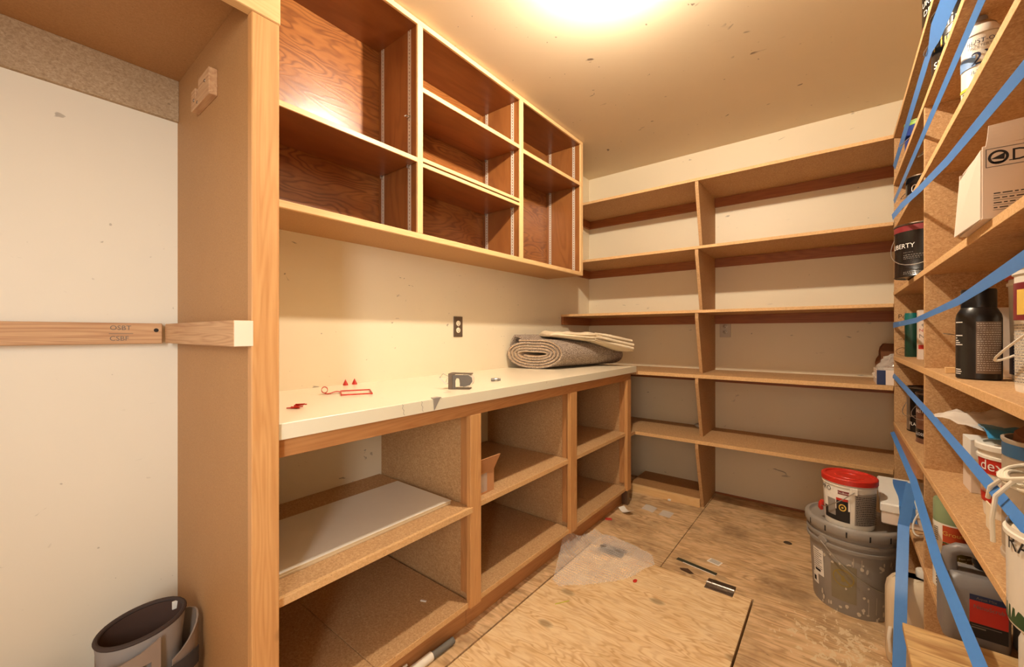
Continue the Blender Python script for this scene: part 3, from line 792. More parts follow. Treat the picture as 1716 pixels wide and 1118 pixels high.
def ringxz(f, cx, cz, r1, r0, n=24):
    f.strip([[(cx + rr * math.cos(a / n * 2 * math.pi), yy, cz + rr * math.sin(a / n * 2 * math.pi)) for rr in (r0, r1)] for a in range(n + 1)])
ringxz(f, .2255, 1.4545, .0125, .0105); ringxz(f, .2415, 1.4545, .0100, .0000001 + .0001) if False else None
f.poly([(.2165, yy, 1.4525), (.2335, yy, 1.4610), (.2325, yy, 1.4495)], [(0, 1, 2)])
ringxz(f, .2255, 1.4545, .0105, .0088)
f.poly([(.2165, yy, 1.4470), (.2345, yy, 1.4470), (.2310, yy, 1.4445), (.2200, yy, 1.4445)], [(0, 1, 2, 3)])
text_plane(f, 'D', .030, (.2510, BY0, 1.4535), (1, 0, 0), (0, 0, 1)); text_plane(f, '-', .016, (.2400, BY0, 1.447), (1, 0, 0), (0, 0, 1)); text_plane(f, 'ALIGN', .030, (.312, BY0, 1.4535), (1, 0, 0), (0, 0, 1))
for z_ in (1.438, 1.4705):
    f.poly([(.2105, yy, z_), (.40, yy, z_), (.40, yy, z_ + .0009), (.2105, yy, z_ + .0009)], [(0, 1, 2, 3)])
f.poly([(.2105, yy, 1.438), (.2114, yy, 1.438), (.2114, yy, 1.4712), (.2105, yy, 1.4712)], [(0, 1, 2, 3)])
for k in range(4):
    z_ = 1.390 - k * .0085
    f.poly([(.2195, yy, z_ - .0040), (.36, yy, z_ - .0040), (.36, yy, z_ - .0034), (.2195, yy, z_ - .0034)], [(0, 1, 2, 3)])
    for x0_, x1_, y0_, y1_ in fine_print(1, .12, .007, 40 + k):
        f.poly([(.220 + x0_, yy, z_ - .0006), (.220 + x1_, yy, z_ - .0006), (.220 + x1_, yy, z_ + .0012), (.220 + x0_, yy, z_ + .0012)], [(0, 1, 2, 3)])
f.build('lettering', M['ink'], t)
f = MB(); text_plane(f, 'DXZ', .014, (BX0 - .0012, 1.262, 1.420), (.0, -1, 0), (0, 0, 1), off=.0006)
f.build('lettering', M['ink_grey'], t)
t = thing('black_cover', 'black crumpled plastic cover lying on top of the white carton', 'bag', (.29, 1.25, 1.482))
f = MB(); rows = []
for i in range(12):
    row = []
    for j in range(12):
        a = 2 * math.pi * j / 11; q = i / 11
        rr = .058 * math.sin(q * math.pi / 2); n_ = noise.noise(Vector((math.cos(a) * 2, math.sin(a) * 2, q * 3))) * .010
        row.append((.285 + (rr + n_) * math.cos(a) * 1.1, 1.262 + (rr + n_) * math.sin(a) * .5, 1.4825 + .036 * math.cos(q * math.pi / 2) ** .7 + abs(n_) * .4))
    rows.append(row)
f.strip(rows).build('crumpled_sheet', M['black_pl'], t, True)

# ---- shelf E near
t = thing('black_bottle', 'black plastic bottle with a wide black cap and grey instruction label', 'bottle', (.268, 1.476, 1.030))
c = (.268, 1.476); va = view_ang(*c)
MB().lathe([(0, 1.0302), (.035, 1.0302), (.038, 1.033), (.038, 1.176), (.0365, 1.186), (.030, 1.200), (.028, 1.203)], 44, c).build('bottle_body', M['black_pl'], t, True)
MB().lathe([(.0295, 1.202), (.0295, 1.242), (.0285, 1.246), (0, 1.246)], 44, c).build('bottle_cap', M['black_pl'], t, True)
ring_patch(.038, va - R(6), va + R(66), 1.046, 1.168, c).build('label', plain('grey_instruction_label', g(128, 108, 92), .5), t, True)
f = MB()
for k in range(22):
    for x0_, x1_, y0_, y1_ in fine_print(1, .044, .004, 60 + k):
        f.strip([[(c[0] + .0392 * math.cos(va + R(-3) + xx / .038), c[1] + .0392 * math.sin(va + R(-3) + xx / .038), 1.163 - k * .0052 + q) for q in (0, .0012)] for xx in (x0_, (x0_ + x1_) / 2, x1_)])
f.build('lettering', M['white_ink'], t)
f = MB()
for q, w_ in ((1.166, .02), (1.134, .02), (1.128, .006), (1.122, .010), (1.117, .014), (1.112, .02), (1.052, .016), (1.047, .018), (1.042, .016)):
    f.strip([[(c[0] + .0386 * math.cos(va - R(72) + xx / .038), c[1] + .0386 * math.sin(va - R(72) + xx / .038), q + d) for d in (0, .0022)] for xx in (0, w_ / 2, w_)])
f.build('lettering', M['white_ink'], t)
t = thing('white_packet', 'thin white printed packet standing behind the black bottle', 'box', (.29, 1.57, 1.030))
box('packet', M['white_card'], t, .262, .345, 1.565, 1.585, 1.0303, 1.205, .001)
f = MB()
for k in range(9):
    f.box(.264, .264 + .012 + .006 * (k % 3), 1.5642, 1.5651, 1.05 + k * .016, 1.05 + k * .016 + (.003 if k % 4 else .010), 0)
f.build('lettering', M['ink'], t)
t = tag(box('wood_offcut', M['fir_lt_x'], None, .236, .33, 1.64, 1.655, 1.0303, 1.046, .001), 'thin pale wood offcut lying on the shelf by the black bottle', 'offcut')
t = tag(MB().tube([(.262, 1.62, 1.132), (.238, 1.60, 1.139), (.225, 1.592, 1.140)], .0012, 6).tube([(.225, 1.592, 1.140), (.240, 1.602, 1.136)], .0008, 6).tube([(.262, 1.62, 1.132), (.28, 1.622, 1.10), (.285, 1.615, 1.031)], .0012, 6).build('wire_hook', M['wire'], None, True), 'thin bent wire leaning on the shelf beside the black bottle', 'wire')
def pail(name, label, x, y, z, r0, r1, h, body, lid, lid_h=.02, cat='pail'):
    t = thing(name, label, cat, (x, y, z)); c = (x, y)
    MB().lathe([(0, z + .003), (r0 - .004, z + .003), (r0, z), (r0 + .001, z + .006), (r1, z + h - .035), (r1 + .003, z + h - .034), (r1 + .003, z + h - .028), (r1, z + h - .027), (r1, z + h - lid_h)], 52, c).build('pail_body', body, t, True)
    if lid:
        MB().lathe([(r1 + .001, z + h - lid_h), (r1 + .0055, z + h - lid_h), (r1 + .0055, z + h - .003), (r1 + .002, z + h), (r1 - .008, z + h), (r1 - .010, z + h - .005), (r1 * .55, z + h - .005), (r1 * .53, z + h - .003), (r1 * .35, z + h - .003), (r1 * .33, z + h - .005), (0, z + h - .005)], 52, c).build('pail_lid', lid, t, True)
    return t, c
t, c = pail('paint_pail', 'white pail with an orange red lid and blue lower label behind the black bottle', .398, 1.475, 1.030, .076, .082, .255, M['white_pl'], M['orange_lb'])
ring_patch(.0785, view_ang(*c) - R(95), view_ang(*c) + R(50), 1.045, 1.115, c, .0015).build('label_band', M['navy_lb'], t, True)
t, c = pail('paint_pail', 'white pail of small print with a maroon picture band and hanging wire handle', .352, 1.205, 1.030, .084, .086, .255, M['white_pl'], M['orange_lb'])
va = view_ang(*c)
ring_patch(.086, va - R(82), va + R(60), 1.165, 1.235, c, .001).build('label_band', M['maroon'], t, True)
f = MB(); cc_ = va - R(58)
for k in range(20):
    pass
ring_patch(.086, va - R(66), va - R(30), 1.175, 1.222, c, .0018).build('label_band', M['gold'], t, True)
f = MB()
for k in range(20):
    for x0_, x1_, y0_, y1_ in fine_print(1, .11, .0045, 90 + k):
        f.strip([[(c[0] + .0872 * math.cos(va - R(78) + xx / .086), c[1] + .0872 * math.sin(va - R(78) + xx / .086), 1.155 - k * .0056 + q) for q in (0, .0016)] for xx in (x0_, (x0_ + x1_) / 2, x1_)])
f.build('lettering', M['ink_grey'], t)
bail(t, c, .086, 1.200, va - R(100), .115, M['white_pl'], .0022, .022)

# ---- shelf F far
paint_can('paint_can', 'black gallon can with a silver strip, farther of two on the low right shelf', .3285, 2.55, .7085, .083, .195, M['black_can'], M['steel_dk'], [(-88, -58, .03, .86, M['metal']), (-40, 40, .02, .12, M['ink'])], [('FLAT', .02, -45, .18, M['white_ink'])], (.86, -55, .10))
paint_can('paint_can', 'bronze gallon can, nearer of two on the low right shelf', .3305, 2.30, .7085, .083, .195, M['bronze'], M['steel_dk'], [(-88, 60, .10, .28, M['black_can']), (-88, 60, .84, .98, M['black_can'])], [('semi', .03, -55, .66, M['white_ink']), ('GLOSS', .016, -60, .18, M['white_ink'])], (.80, -45, .06))
# ---- shelf F near
t = thing('white_packet', 'plain white carton standing against the spackling tub on the low right shelf', 'box', (.32, 1.73, .7085))
box('carton', M['white_card'], t, .284, .36, 1.645, 1.73, .7085, .852, .001)
box('carton_lid', M['white_pap'], t, .2835, .3605, 1.6445, 1.7305, .800, .8525, .0008)
t, c = pail('spackling_tub', 'white tub with a red label and balloon drawing under the plastic bag', .332, 1.478, .7085, .054, .064, .172, M['white_pl'], M['white_pl'], .014, 'tub')
va = view_ang(*c)
def cone_patch(c, r0, r1, zb, h, a0, a1, q0, q1, off, seg=20):
    f = MB(); rows = []
    for i in range(seg + 1):
        a = a0 + (a1 - a0) * i / seg; row = []
        for q in (q0, q1):
            rr = r0 + (r1 - r0) * q / .8 + off
            row.append((c[0] + rr * math.cos(a), c[1] + rr * math.sin(a), zb + q * h))
        rows.append(row)
    return f.strip(rows)
cone_patch(c, .055, .064, .7085, .172, va - R(75), va + R(75), .60, .80, .0012).build('label_band', M['red_lb'], t, True)
f = MB(); text_cyl(f, 'dex', .034, c, .0630, va - R(40), .831, off=.0022); text_cyl(f, '®', .010, c, .0630, va - R(9), .838, off=.0022); f.build('lettering', M['white_ink'], t)
f = MB(); cz = .775
for k in range(-2, 3):       # hot air balloon drawing
    a = va - R(8) + k * R(8)
    f.strip([[(c[0] + .0612 * math.cos(a + dx * (1 - abs(q) ** 2) * (1 if q > 0 else 1 - .6 * -q)), c[1] + .0612 * math.sin(a + dx * (1 - abs(q) ** 2)), cz + .026 * q) for dx in (-.045, .045)] for q in (-.95, -.6, -.2, .2, .6, .95)])
f.build('lettering', M['red_lb'], t)
f = MB(); text_cyl(f, 'spackling', .010, c, .060, va - R(52), .772, off=.003); f.build('lettering', M['red_lb'], t)
cone_patch(c, .055, .064, .7085, .172, va - R(80), va - R(42), .20, .33, .0014).build('label_band', M['red_lb'], t, True)
cone_patch(c, .055, .064, .7085, .172, va - R(20), va + R(60), .20, .28, .0014).build('label_band', M['ink'], t, True)
# plastic bag with blue film on top of the tub
t = thing('plastic_bag', 'crumpled clear plastic bag with bright blue film lying over the white tub', 'bag', (.35, 1.5, .885))
f = MB(); rows = []
for i in range(26):
    u = i / 25; row = []
    for j in range(14):
        v = j / 13
        x_ = .206 + .30 * u
        wd = .015 + .11 * min(1, u * 2.6)
        y_ = 1.585 + (v - .5) * 2 * wd - .06 * u
        n_ = noise.noise(Vector((x_ * 26, y_ * 26, 3.1))) * .014 + noise.noise(Vector((x_ * 60, y_ * 60, 7.1))) * .006
        z_ = .925 + .028 * math.sin(v * math.pi) * min(1, u * 3) - .030 * (1 - v) * min(1, u * 2.5) + n_ - .012 * u
        row.append((x_, y_, z_))
    rows.append(row)
f.strip(rows).thicken(.0006).build('clear_film', M['film'], t, True)
f = MB(); rows = []
for i in range(14):
    u = i / 13; row = []
    for j in range(8):
        v = j / 7
        x_ = .275 + .23 * u; y_ = 1.50 + (v - .5) * .14
        n_ = noise.noise(Vector((x_ * 30, y_ * 30, 13))) * .010
        row.append((x_, y_, .900 + .018 * math.sin(v * 3.1) + n_))
    rows.append(row)
f.strip(rows).thicken(.004).build('blue_film', M['cyan'], t, True)
# tall can with blue rim and the cord
t = thing('tall_can', 'tall grey labelled can with a blue rim and torn brown paper in its mouth', 'can', (.333, 1.222, .7085))
c = (.333, 1.222); va = view_ang(*c)
MB().lathe([(0, .712), (.078, .712), (.081, .7085), (.081, .716), (.079, .718), (.079, .930), (.081, .934), (.081, .938), (.076, .938), (.076, .90), (0, .90)], 48, c).build('can_body', M['steel_plate'], t, True)
ring_patch(.079, va - R(100), va + R(60), .905, .930, c).build('label_band', plain('blue_can_band', g(58, 96, 130), .45), t, True)
ring_patch(.079, va - R(100), va + R(60), .730, .902, c).build('label_band', plain('tan_can_label', g(176, 158, 134), .5), t, True)
f = MB(); rows = []
for i in range(12):
    a = va - R(90) + R(150) * i / 11
    rows.append([(c[0] + rr * math.cos(a), c[1] + rr * math.sin(a), .925 + dz + .006 * math.sin(i * 1.7)) for rr, dz in ((.066, 0), (.064, .022), (.05, .034))])
f.strip(rows).thicken(.002).build('torn_paper', M['brown_pap'], t, True)
t, c = pail('white_pail', 'big white pail with black capital letters and a green base band, right edge', .287, .952, .7085, .083, .085, .165, M['white_pl'], None)
va = view_ang(*c)
ring_patch(.0832, va - R(85), va + R(60), .712, .735, c, .001).build('label_band', plain('bottle_green_label', g(40, 76, 40), .45), t, True)
f = MB(); text_cyl(f, 'RAY', .034, c, .0850, va - R(46), .832, off=.002); text_cyl(f, 'EX', .020, c, .0845, va - R(30), .788, off=.002)
f.build('lettering', M['ink'], t)
MB().lathe([(.084, .842), (.075, .846), (.05, .852), (0, .853)], 40, c).build('paper_cover', M['canvas'], t, True)
# coil of white cord hanging over the cans
t = thing('rope_coil', 'loose coil of white cord draped over the pail and tall can', 'cord', (.29, 1.04, .86))
f = MB()
for k in range(5):
    pts = []
    for i in range(40):
        a = 2 * math.pi * i / 40
        pts.append((.278 + (.038 + .006 * k) * math.cos(a) + .004 * math.sin(3 * a + k), 1.055 + (.050 + .004 * k) * math.sin(a) + .004 * math.cos(2 * a + k), .878 + .007 * k + .010 * math.sin(a * 2 + k * 1.3)))
    f.tube(pts, .0036, 8, closed=True)
f.build('coil', M['rope'], t, True)
f = MB()
f.tube([(.245, 1.07, .89), (.222, 1.08, .888), (.214, 1.10, .868), (.213, 1.11, .845)], .0036, 8)
f.tube([(.25, 1.02, .905), (.225, 1.03, .90), (.207, 1.035, .87), (.204, 1.04, .83), (.206, 1.045, .79)], .0034, 8)
f.build('cord_end', M['rope'], t, True)
MB().box(.2065, .2085, 1.05, 1.09, .80, .845, .0005).build('tag', M['canvas'], t)

# ---- shelf G
t = thing('grout_bottle', 'white spray bottle with a sage green cap and orange and olive label', 'bottle', (.2655, 1.75, .391))
c = (.2655, 1.75); va = view_ang(*c)
MB().lathe([(0, .3915), (.037, .3915), (.040, .395), (.040, .583), (.039, .588)], 44, c).build('bottle_body', M['white_pl'], t, True)
MB().lathe([(.0395, .586), (.0395, .645), (.038, .650), (0, .651)], 44, c).build('bottle_cap', M['green_cap'], t, True)
ring_patch(.040, va - R(28), va + R(80), .535, .582, c).build('label_band', M['orange_lb'], t, True)
ring_patch(.040, va - R(28), va + R(80), .430, .534, c).build('label_band', M['olive_lb'], t, True)
f = MB(); text_cyl(f, 'Grout', .017, c, .040, va + R(2), .560, off=.0016); f.build('lettering', M['gold'], t)
f = MB(); text_cyl(f, 'Sealer', .024, c, .040, va + R(12), .520, off=.0016); f.build('lettering', M['orange_lb'], t)
f = MB()
text_cyl(f, 'Protects from stains', .008, c, .040, va + R(22), .498, off=.0016); text_cyl(f, 'water based', .008, c, .040, va + R(14), .488, off=.0016)
f.build('lettering', M['white_ink'], t)
f = MB()
for k in range(7): f.strip([[(c[0] + .0412 * math.cos(va - R(60) + xx / .04), c[1] + .0412 * math.sin(va - R(60) + xx / .04), .57 - k * .006 + q) for q in (0, .0018)] for xx in (0, .006, .012)])
for k in range(5): f.strip([[(c[0] + .0412 * math.cos(va - R(52) + xx / .04), c[1] + .0412 * math.sin(va - R(52) + xx / .04), .44 - k * .009 + q) for q in (0, .005)] for xx in (0, .004)])
f.build('lettering', M['ink'], t)
# grey jug with moulded handle
t = thing('grey_jug', 'grey plastic jug with a moulded handle and red label on the lowest right shelf', 'jug', (.262, 1.50, .391))
f = MB(); b = bmesh.new()
prof = [(.0, .000), (.006, .003), (.006, .125), (.004, .150), (-.004, .165), (-.016, .176)]
def rrect(x0, x1, y0, y1, r, z, n=6):
    out = []
    for cx, cy, a0 in ((x1 - r, y1 - r, 0), (x0 + r, y1 - r, 90), (x0 + r, y0 + r, 180), (x1 - r, y0 + r, 270)):
        for i in range(n + 1): out.append((cx + r * math.cos(R(a0 + 90 * i / n)), cy + r * math.sin(R(a0 + 90 * i / n)), z))
    return out
JX0, JX1, JY0, JY1 = .206, .318, 1.452, 1.56
rings = []
for ins, z_ in ((.006, .391), (.001, .395), (0, .402), (0, .520), (.003, .534), (.012, .548), (.018, .552)):
    rings.append(rrect(JX0 + ins, JX1 - ins, JY0 + ins, JY1 - ins, .018, z_))
rows = [rr + [rr[0]] for rr in rings]
f.strip(rows); f.poly(rings[0], [tuple(range(len(rings[0])))]); f.poly(rings[-1], [tuple(range(len(rings[-1])))])
f.build('jug_body', M['grey_pl'], t, True)
f = MB()       # handle arch
f.tube([(.222, 1.50, .545), (.221, 1.50, .572), (.224, 1.50, .592), (.238, 1.50, .602), (.262, 1.50, .603), (.284, 1.50, .594), (.298, 1.50, .574), (.302, 1.50, .548)], [.017, .015, .0145, .014, .014, .0145, .016, .018], 14)
f.build('jug_handle', M['grey_pl'], t, True)
MB().lathe([(.019, .551), (.019, .560), (.022, .561), (.022, .584), (.020, .588), (0, .588)], 28, (.290, 1.538)).build('jug_cap', M['black_pl'], t, True)
yl = JY0 - .0012
box('label', M['navy_lb'], t, .249, .310, yl, yl + .001, .505, .518, 0)
box('label', M['red_lb'], t, .249, .310, yl, yl + .001, .452, .505, 0)
box('label', M['ink'], t, .249, .310, yl, yl + .001, .418, .452, 0)
f = MB(); text_plane(f, 'NanoScrub', .0130, (.280, yl, .491), (1, 0, 0), (0, 0, 1), xs=.85); f.build('lettering', M['ink_grey'], t)
f = MB(); text_plane(f, 'Aqua Mix', .0085, (.276, yl, .5115), (1, 0, 0), (0, 0, 1)); f.build('lettering', M['ink_grey'], t)
f = MB(); f.poly([(.252, yl - .0006, .446), (.30, yl - .0006, .446), (.30, yl - .0006, .4475), (.252, yl - .0006, .4475)], [(0, 1, 2, 3)])
f.poly([(.252, yl - .0006, .440), (.275, yl - .0006, .440), (.275, yl - .0006, .443), (.252, yl - .0006, .443)], [(0, 1, 2, 3)])
f.build('fine_print', M['ink_grey'], t)
t = thing('trigger_nozzle', 'small grey trigger sprayer with a black grip lying behind the grey jug', 'sprayer', (.33, 1.66, .391))
MB().lathe([(0, .3915), (.030, .3915), (.031, .395), (.031, .52), (.02, .545), (.013, .55), (.013, .565)], 28, (.345, 1.66)).build('bottle', M['grey_pl'], t, True)
MB().prism([(.300, .595), (.31, .605), (.37, .605), (.375, .59), (.36, .566), (.33, .566), (.318, .588)], 1, 1.648, 1.672, .003).build('trigger_head', M['black_pl'], t)
MB().box(.290, .302, 1.654, 1.666, .592, .606, .002).build('nozzle', M['white_pl'], t)
t = thing('canister', 'pale canister with a strip of small print behind the grey jug, right edge', 'canister', (.372, 1.50, .391))
MB().lathe([(0, .3915), (.040, .3915), (.042, .395), (.042, .50), (.040, .504), (.03, .512), (0, .512)], 36, (.372, 1.51)).build('canister_body', M['grey_bk'], t, True)
f = MB()
for k in range(16):
    for x0_, x1_, y0_, y1_ in fine_print(1, .02, .004, 140 + k):
        f.strip([[(.372 + .0428 * math.cos(R(-125) + xx / .042), 1.51 + .0428 * math.sin(R(-125) + xx / .042), .49 - k * .0055 + q) for q in (0, .002)] for xx in (x0_, x1_)])
f.build('lettering', M['white_ink'], t)
# OSB offcut at the bottom right
tag(box('osb_offcut', M['osb'], None, .130, .50, YN + .03, 1.432, .3912, .408, .001), 'rough pale wood board offcut sticking out of the lowest right shelf', 'board')
t = thing('spray_bottle', 'white spray bottle with a printed strip standing on the rough board, right edge', 'bottle', (.318, 1.33, .4085))
MB().lathe([(0, .4085), (.024, .4085), (.026, .411), (.026, .50), (.02, .52), (.011, .53), (.011, .54), (0, .54)], 30, (.325, 1.335)).build('bottle_body', M['white_pl'], t, True)
f = MB()
for k in range(18):
    for x0_, x1_, y0_, y1_ in fine_print(1, .016, .004, 170 + k):
        f.strip([[(.325 + .0268 * math.cos(R(-140) + xx / .026), 1.335 + .0268 * math.sin(R(-140) + xx / .026), .495 - k * .0045 + q) for q in (0, .0016)] for xx in (x0_, x1_)])
f.build('lettering', M['ink_grey'], t)

# white box with blue tape, resting on the low shelf and the bucket
t = thing('white_tray', 'white lidded box with a blue tape strip lying on the low shelf beside the bucket', 'box', (.295, 2.375, .3915), R(-2))
MB().box(-.150, .16, -.200, .20, 0, .060, .004).build('box_base', M['white_card'], t, local=True)
MB().box(-.154, .164, -.204, .204, .046, .082, .005).build('box_lid', M['white_pap'], t, local=True)
MB().prism([(.02, -.16), (.13, -.05), (.155, -.06), (.09, -.15)], 2, .0821, .0830).build('opening', M['ink'], t, local=True)
f = MB(); f.strip([[(-.100 + .004 * math.sin(k), -.204 + .38 * k / 6, .0824), (-.055 + .004 * math.sin(k + 1), -.204 + .38 * k / 6, .0824)] for k in range(7)])
f.strip([[(-.100, -.2052, .0824), (-.055, -.2052, .0824)], [(-.098, -.2055, .05), (-.053, -.2055, .05)], [(-.092, -.2058, .030), (-.048, -.2058, .026)]])
f.thicken(.0005).build('tape_strip', M['tape'], t, local=True)
t = thing('wire_coil', 'pale cable loop hanging beside the white lidded box on the low shelf', 'cable', (.255, 2.03, .40))
MB().tube([(.255 + .034 * math.cos(R(a)), 2.120 + .016 * math.sin(R(a)), .452 + .055 * math.sin(R(a + 40))) for a in range(0, 330, 15)], .003, 8).build('loop', M['white_pl'], t, True)
# grey plastic sack under the rail
t = thing('grey_sack', 'grey plastic sack slumped on the white lidded box under the rail', 'bag', (.36, 2.30, .4745))
f = MB(); rows = []
for i in range(14):
    q = i / 13; row = []
    for j in range(25):
        a = 2 * math.pi * j / 24
        n_ = 1 + .18 * noise.noise(Vector((math.cos(a) * 2.2, math.sin(a) * 2.2, q * 4)))
        rr = math.cos(q * math.pi / 2) ** .5 if q < 1 else 0
        row.append((.35 + .065 * rr * n_ * math.cos(a), 2.32 + .10 * rr * n_ * math.sin(a), .4748 + .12 * q))
    rows.append(row)
f.strip(rows).build('sack', M['rubber'], t, True)

# ------------------------------------------------------------------ buckets
BXc, BYc = .050, 2.275
t = thing('grey_bucket', 'big grey plastic bucket with a snap lid and white paint drips, on the floor', 'bucket', (BXc, BYc, 0))
c = (BXc, BYc); va = view_ang(*c)
MB().lathe([(0, .004), (.122, .004), (.130, 0), (.133, .010), (.146, .245), (.146, .258), (.156, .260), (.157, .272), (.149, .275), (.149, .287), (.157, .290), (.157, .302), (.149, .305), (.150, .335)], 64, c).build('bucket_body', M['grey_bk'], t, True)
lid = MB().lathe([(.150, .322), (.160, .322), (.1635, .330), (.1635, .352), (.160, .358), (.153, .362), (.147, .3605), (.143, .352), (.138, .349), (0, .349)], 64, c).build('bucket_lid', M['grey_bk'], t, True)
f = MB()
for k in range(14):
    a = 2 * math.pi * k / 14 + .1
    f.box(-.0012, .0012, -.0025, .0025, -.010, .012, 0, Matrix.Translation((c[0] + .1628 * math.cos(a), c[1] + .1628 * math.sin(a), .335)) @ Matrix.Rotation(a, 4, 'Z'))
f.build('lid_slits', M['ink'], lid)
ha = va - R(38)
ec = (c[0] + .1565 * math.cos(ha), c[1] + .1565 * math.sin(ha))
MB().lathe([(0, .006), (.016, .005), (.020, 0)], 20, m=Matrix.Translation((ec[0] - .003 * math.cos(ha), ec[1] - .003 * math.sin(ha), .278)) @ Matrix.Rotation(ha, 4, 'Z') @ Matrix.Rotation(R(90), 4, 'Y')).build('handle_ear', M['grey_bk'], t, True)
pts = []
hb = ha + R(105)
for i in range(25):
    u = i / 24; a = ha + (hb - ha) * u
    k = math.sin(u * math.pi / 2)
    rr = .158 - .008 * k + .006
    pts.append((c[0] + rr * math.cos(a), c[1] + rr * math.sin(a), .276 - .158 * math.sin(min(1, u * 1.02) * math.pi / 2)))
hd = MB().tube(pts, .0022, 8).build('bail_handle', M['wire'], t, True)
p1 = Vector(pts[-1])
MB().tube([p1 + Vector((-.004, -.001, .001)), p1 + Vector((.03, .003, .012)), p1 + Vector((.062, .012, .020))], .0085, 14).build('handle_grip', M['white_pl'], hd, True)
def bk_patch(a0, a1, z0, z1, off, seg=14):
    f = MB(); rows = []
    for i in range(seg + 1):
        a = va + R(a0 + (a1 - a0) * i / seg)
        rows.append([(c[0] + (.1325 + .0135 * z / .24 + off) * math.cos(a), c[1] + (.1325 + .0135 * z / .24 + off) * math.sin(a), z) for z in (z0, z1)])
    return f.strip(rows)
bk_patch(-62, -40, .115, .225, .0012).build('paper_label', M['white_pap'], t, True)
bk_patch(-66, -52, .07, .115, .0012).build('paper_label', M['white_pap'], t, True)
f = MB()
for k in range(9):
    rows = []
    z0_ = .214 - k * .009
    for i in range(5):
        a = va + R(-60 + (17 if k % 3 else 12) * i / 4)
        rows.append([(c[0] + (.1325 + .0135 * z / .24 + .0018) * math.cos(a), c[1] + (.1325 + .0135 * z / .24 + .0018) * math.sin(a), z) for z in (z0_, z0_ + .0022)])
    f.strip(rows)
for z0_, z1_, a0, a1 in ((.128, .138, -58, -46), (.08, .10, -63, -57)):
    f.strip([[(c[0] + (.1325 + .0135 * z / .24 + .0018) * math.cos(va + R(a)), c[1] + (.1325 + .0135 * z / .24 + .0018) * math.sin(va + R(a)), z) for z in (z0_, z1_)] for a in (a0, (a0 + a1) / 2, a1)])
f.build('lettering', M['ink'], t)
bk_patch(-28, 6, .055, .205, .0008).build('faded_label', plain('faded_tan_label', g(136, 124, 98), .5, 0, .12, 30), t, True)
f = MB()       # ring emblem with a bar, faded
rr = .142
def bk_pt(da, z, off=.0018):
    a = va + R(-11) + da / .14; q = .1325 + .0135 * z / .24 + off
    return (c[0] + q * math.cos(a), c[1] + q * math.sin(a), z)
f.strip([[bk_pt(q * math.cos(k / 28 * 2 * math.pi), .150 + q * math.sin(k / 28 * 2 * math.pi)) for q in (.030, .035)] for k in range(29)])
f.strip([[bk_pt(-.024 + .048 * k / 6 - .003, .172 - .046 * k / 6), bk_pt(-.024 + .048 * k / 6 + .003, .172 - .046 * k / 6 + .004)] for k in range(7)])
f.strip([[bk_pt(-.006 + .010 * k / 3, .135), bk_pt(-.006 + .010 * k / 3, .160)] for k in range(4)])
f.build('emblem', plain('faded_gold_print', g(150, 128, 66), .5), t, True)
f = MB()
rnd = random.Random(4)
def bk_abs(deg, z, off=.0016):
    q = .1325 + .0135 * min(z, .245) / .24 + off; a = va + R(deg)
    return (c[0] + q * math.cos(a), c[1] + q * math.sin(a), z)
for k in range(46):
    d0 = rnd.uniform(-45, 60); z0_ = rnd.choice((rnd.uniform(.004, .04), rnd.uniform(.02, .14), rnd.uniform(.2, .24))); w_ = rnd.uniform(.5, 3.4); h_ = rnd.uniform(.003, .014)
    n_ = 9
    ctr = [bk_abs(d0 + w_ * math.cos(i / n_ * 2 * math.pi) * rnd.uniform(.6, 1), z0_ + h_ * math.sin(i / n_ * 2 * math.pi) * rnd.uniform(.6, 1)) for i in range(n_)]
    f.poly(ctr, [tuple(range(n_))])
for d0, z0_, z1_ in ((22, .02, .09), (33, .03, .10), (2, .21, .245), (12, .20, .244)):
    f.strip([[bk_abs(d0 - .35, z0_ + (z1_ - z0_) * k / 4), bk_abs(d0 + .35, z0_ + (z1_ - z0_) * k / 4)] for k in range(5)])
f.build('paint_drips', plain('dried_white_paint', g(206, 194, 174), .6), t)
# white pail with the red lid on top
zz = .3495
t, c = pail('white_pail', 'white pail with a red lid and printed label standing on the grey bucket', .040, 2.225, zz, .080, .088, .200, M['white_pl'], M['red_pl'], .022)
va = view_ang(*c)
cone_patch(c, .080, .088, zz, .20, va - R(66), va + R(2), .12, .58, .0014).build('label', M['ink'], t, True)
cone_patch(c, .080, .088, zz, .20, va - R(66), va + R(2), .36, .80, .0018).build('label', M['white_pap'], t, True)
cone_patch(c, .080, .088, zz, .20, va - R(28), va + R(-2), .14, .58, .0022).build('label', M['ink'], t, True)
cone_patch(c, .080, .088, zz, .20, va - R(52), va - R(30), .22, .55, .0024).build('label', M['grey_bk'], t, True)
cone_patch(c, .080, .088, zz, .20, va - R(24), va + R(0), .68, .755, .0024).build('label', M['maroon'], t, True)
cone_patch(c, .080, .088, zz, .20, va - R(28), va + R(-2), .55, .60, .0026).build('label', M['red_lb'], t, True)
cone_patch(c, .080, .088, zz, .20, va + R(12), va + R(74), .10, .74, .0016).build('label', plain('grey_fine_print_label', g(158, 146, 132), .6, 0, .3, 300), t, True)
f = MB()
for k in range(17):
    zc = zz + .142 - k * .0072
    for x0_, x1_, y0_, y1_ in fine_print(1, .088, .004, 210 + k):
        f.strip([[(c[0] + (.0872 + .0015) * math.cos(va + R(14) + xx / .086), c[1] + (.0872 + .0015) * math.sin(va + R(14) + xx / .086), zc + q) for q in (0, .0028)] for xx in (x0_, (x0_ + x1_) / 2, x1_)])
f.build('lettering', M['ink'], t)
f = MB(); text_cyl(f, 'PRO', .026, c, .0875, va - R(56), zz + .148, off=.0034); f.build('lettering', M['ink'], t)
f = MB(); text_cyl(f, 'FlexBond', .010, c, .0875, va - R(12), zz + .1435, off=.0042); f.build('lettering', M['white_ink'], t)
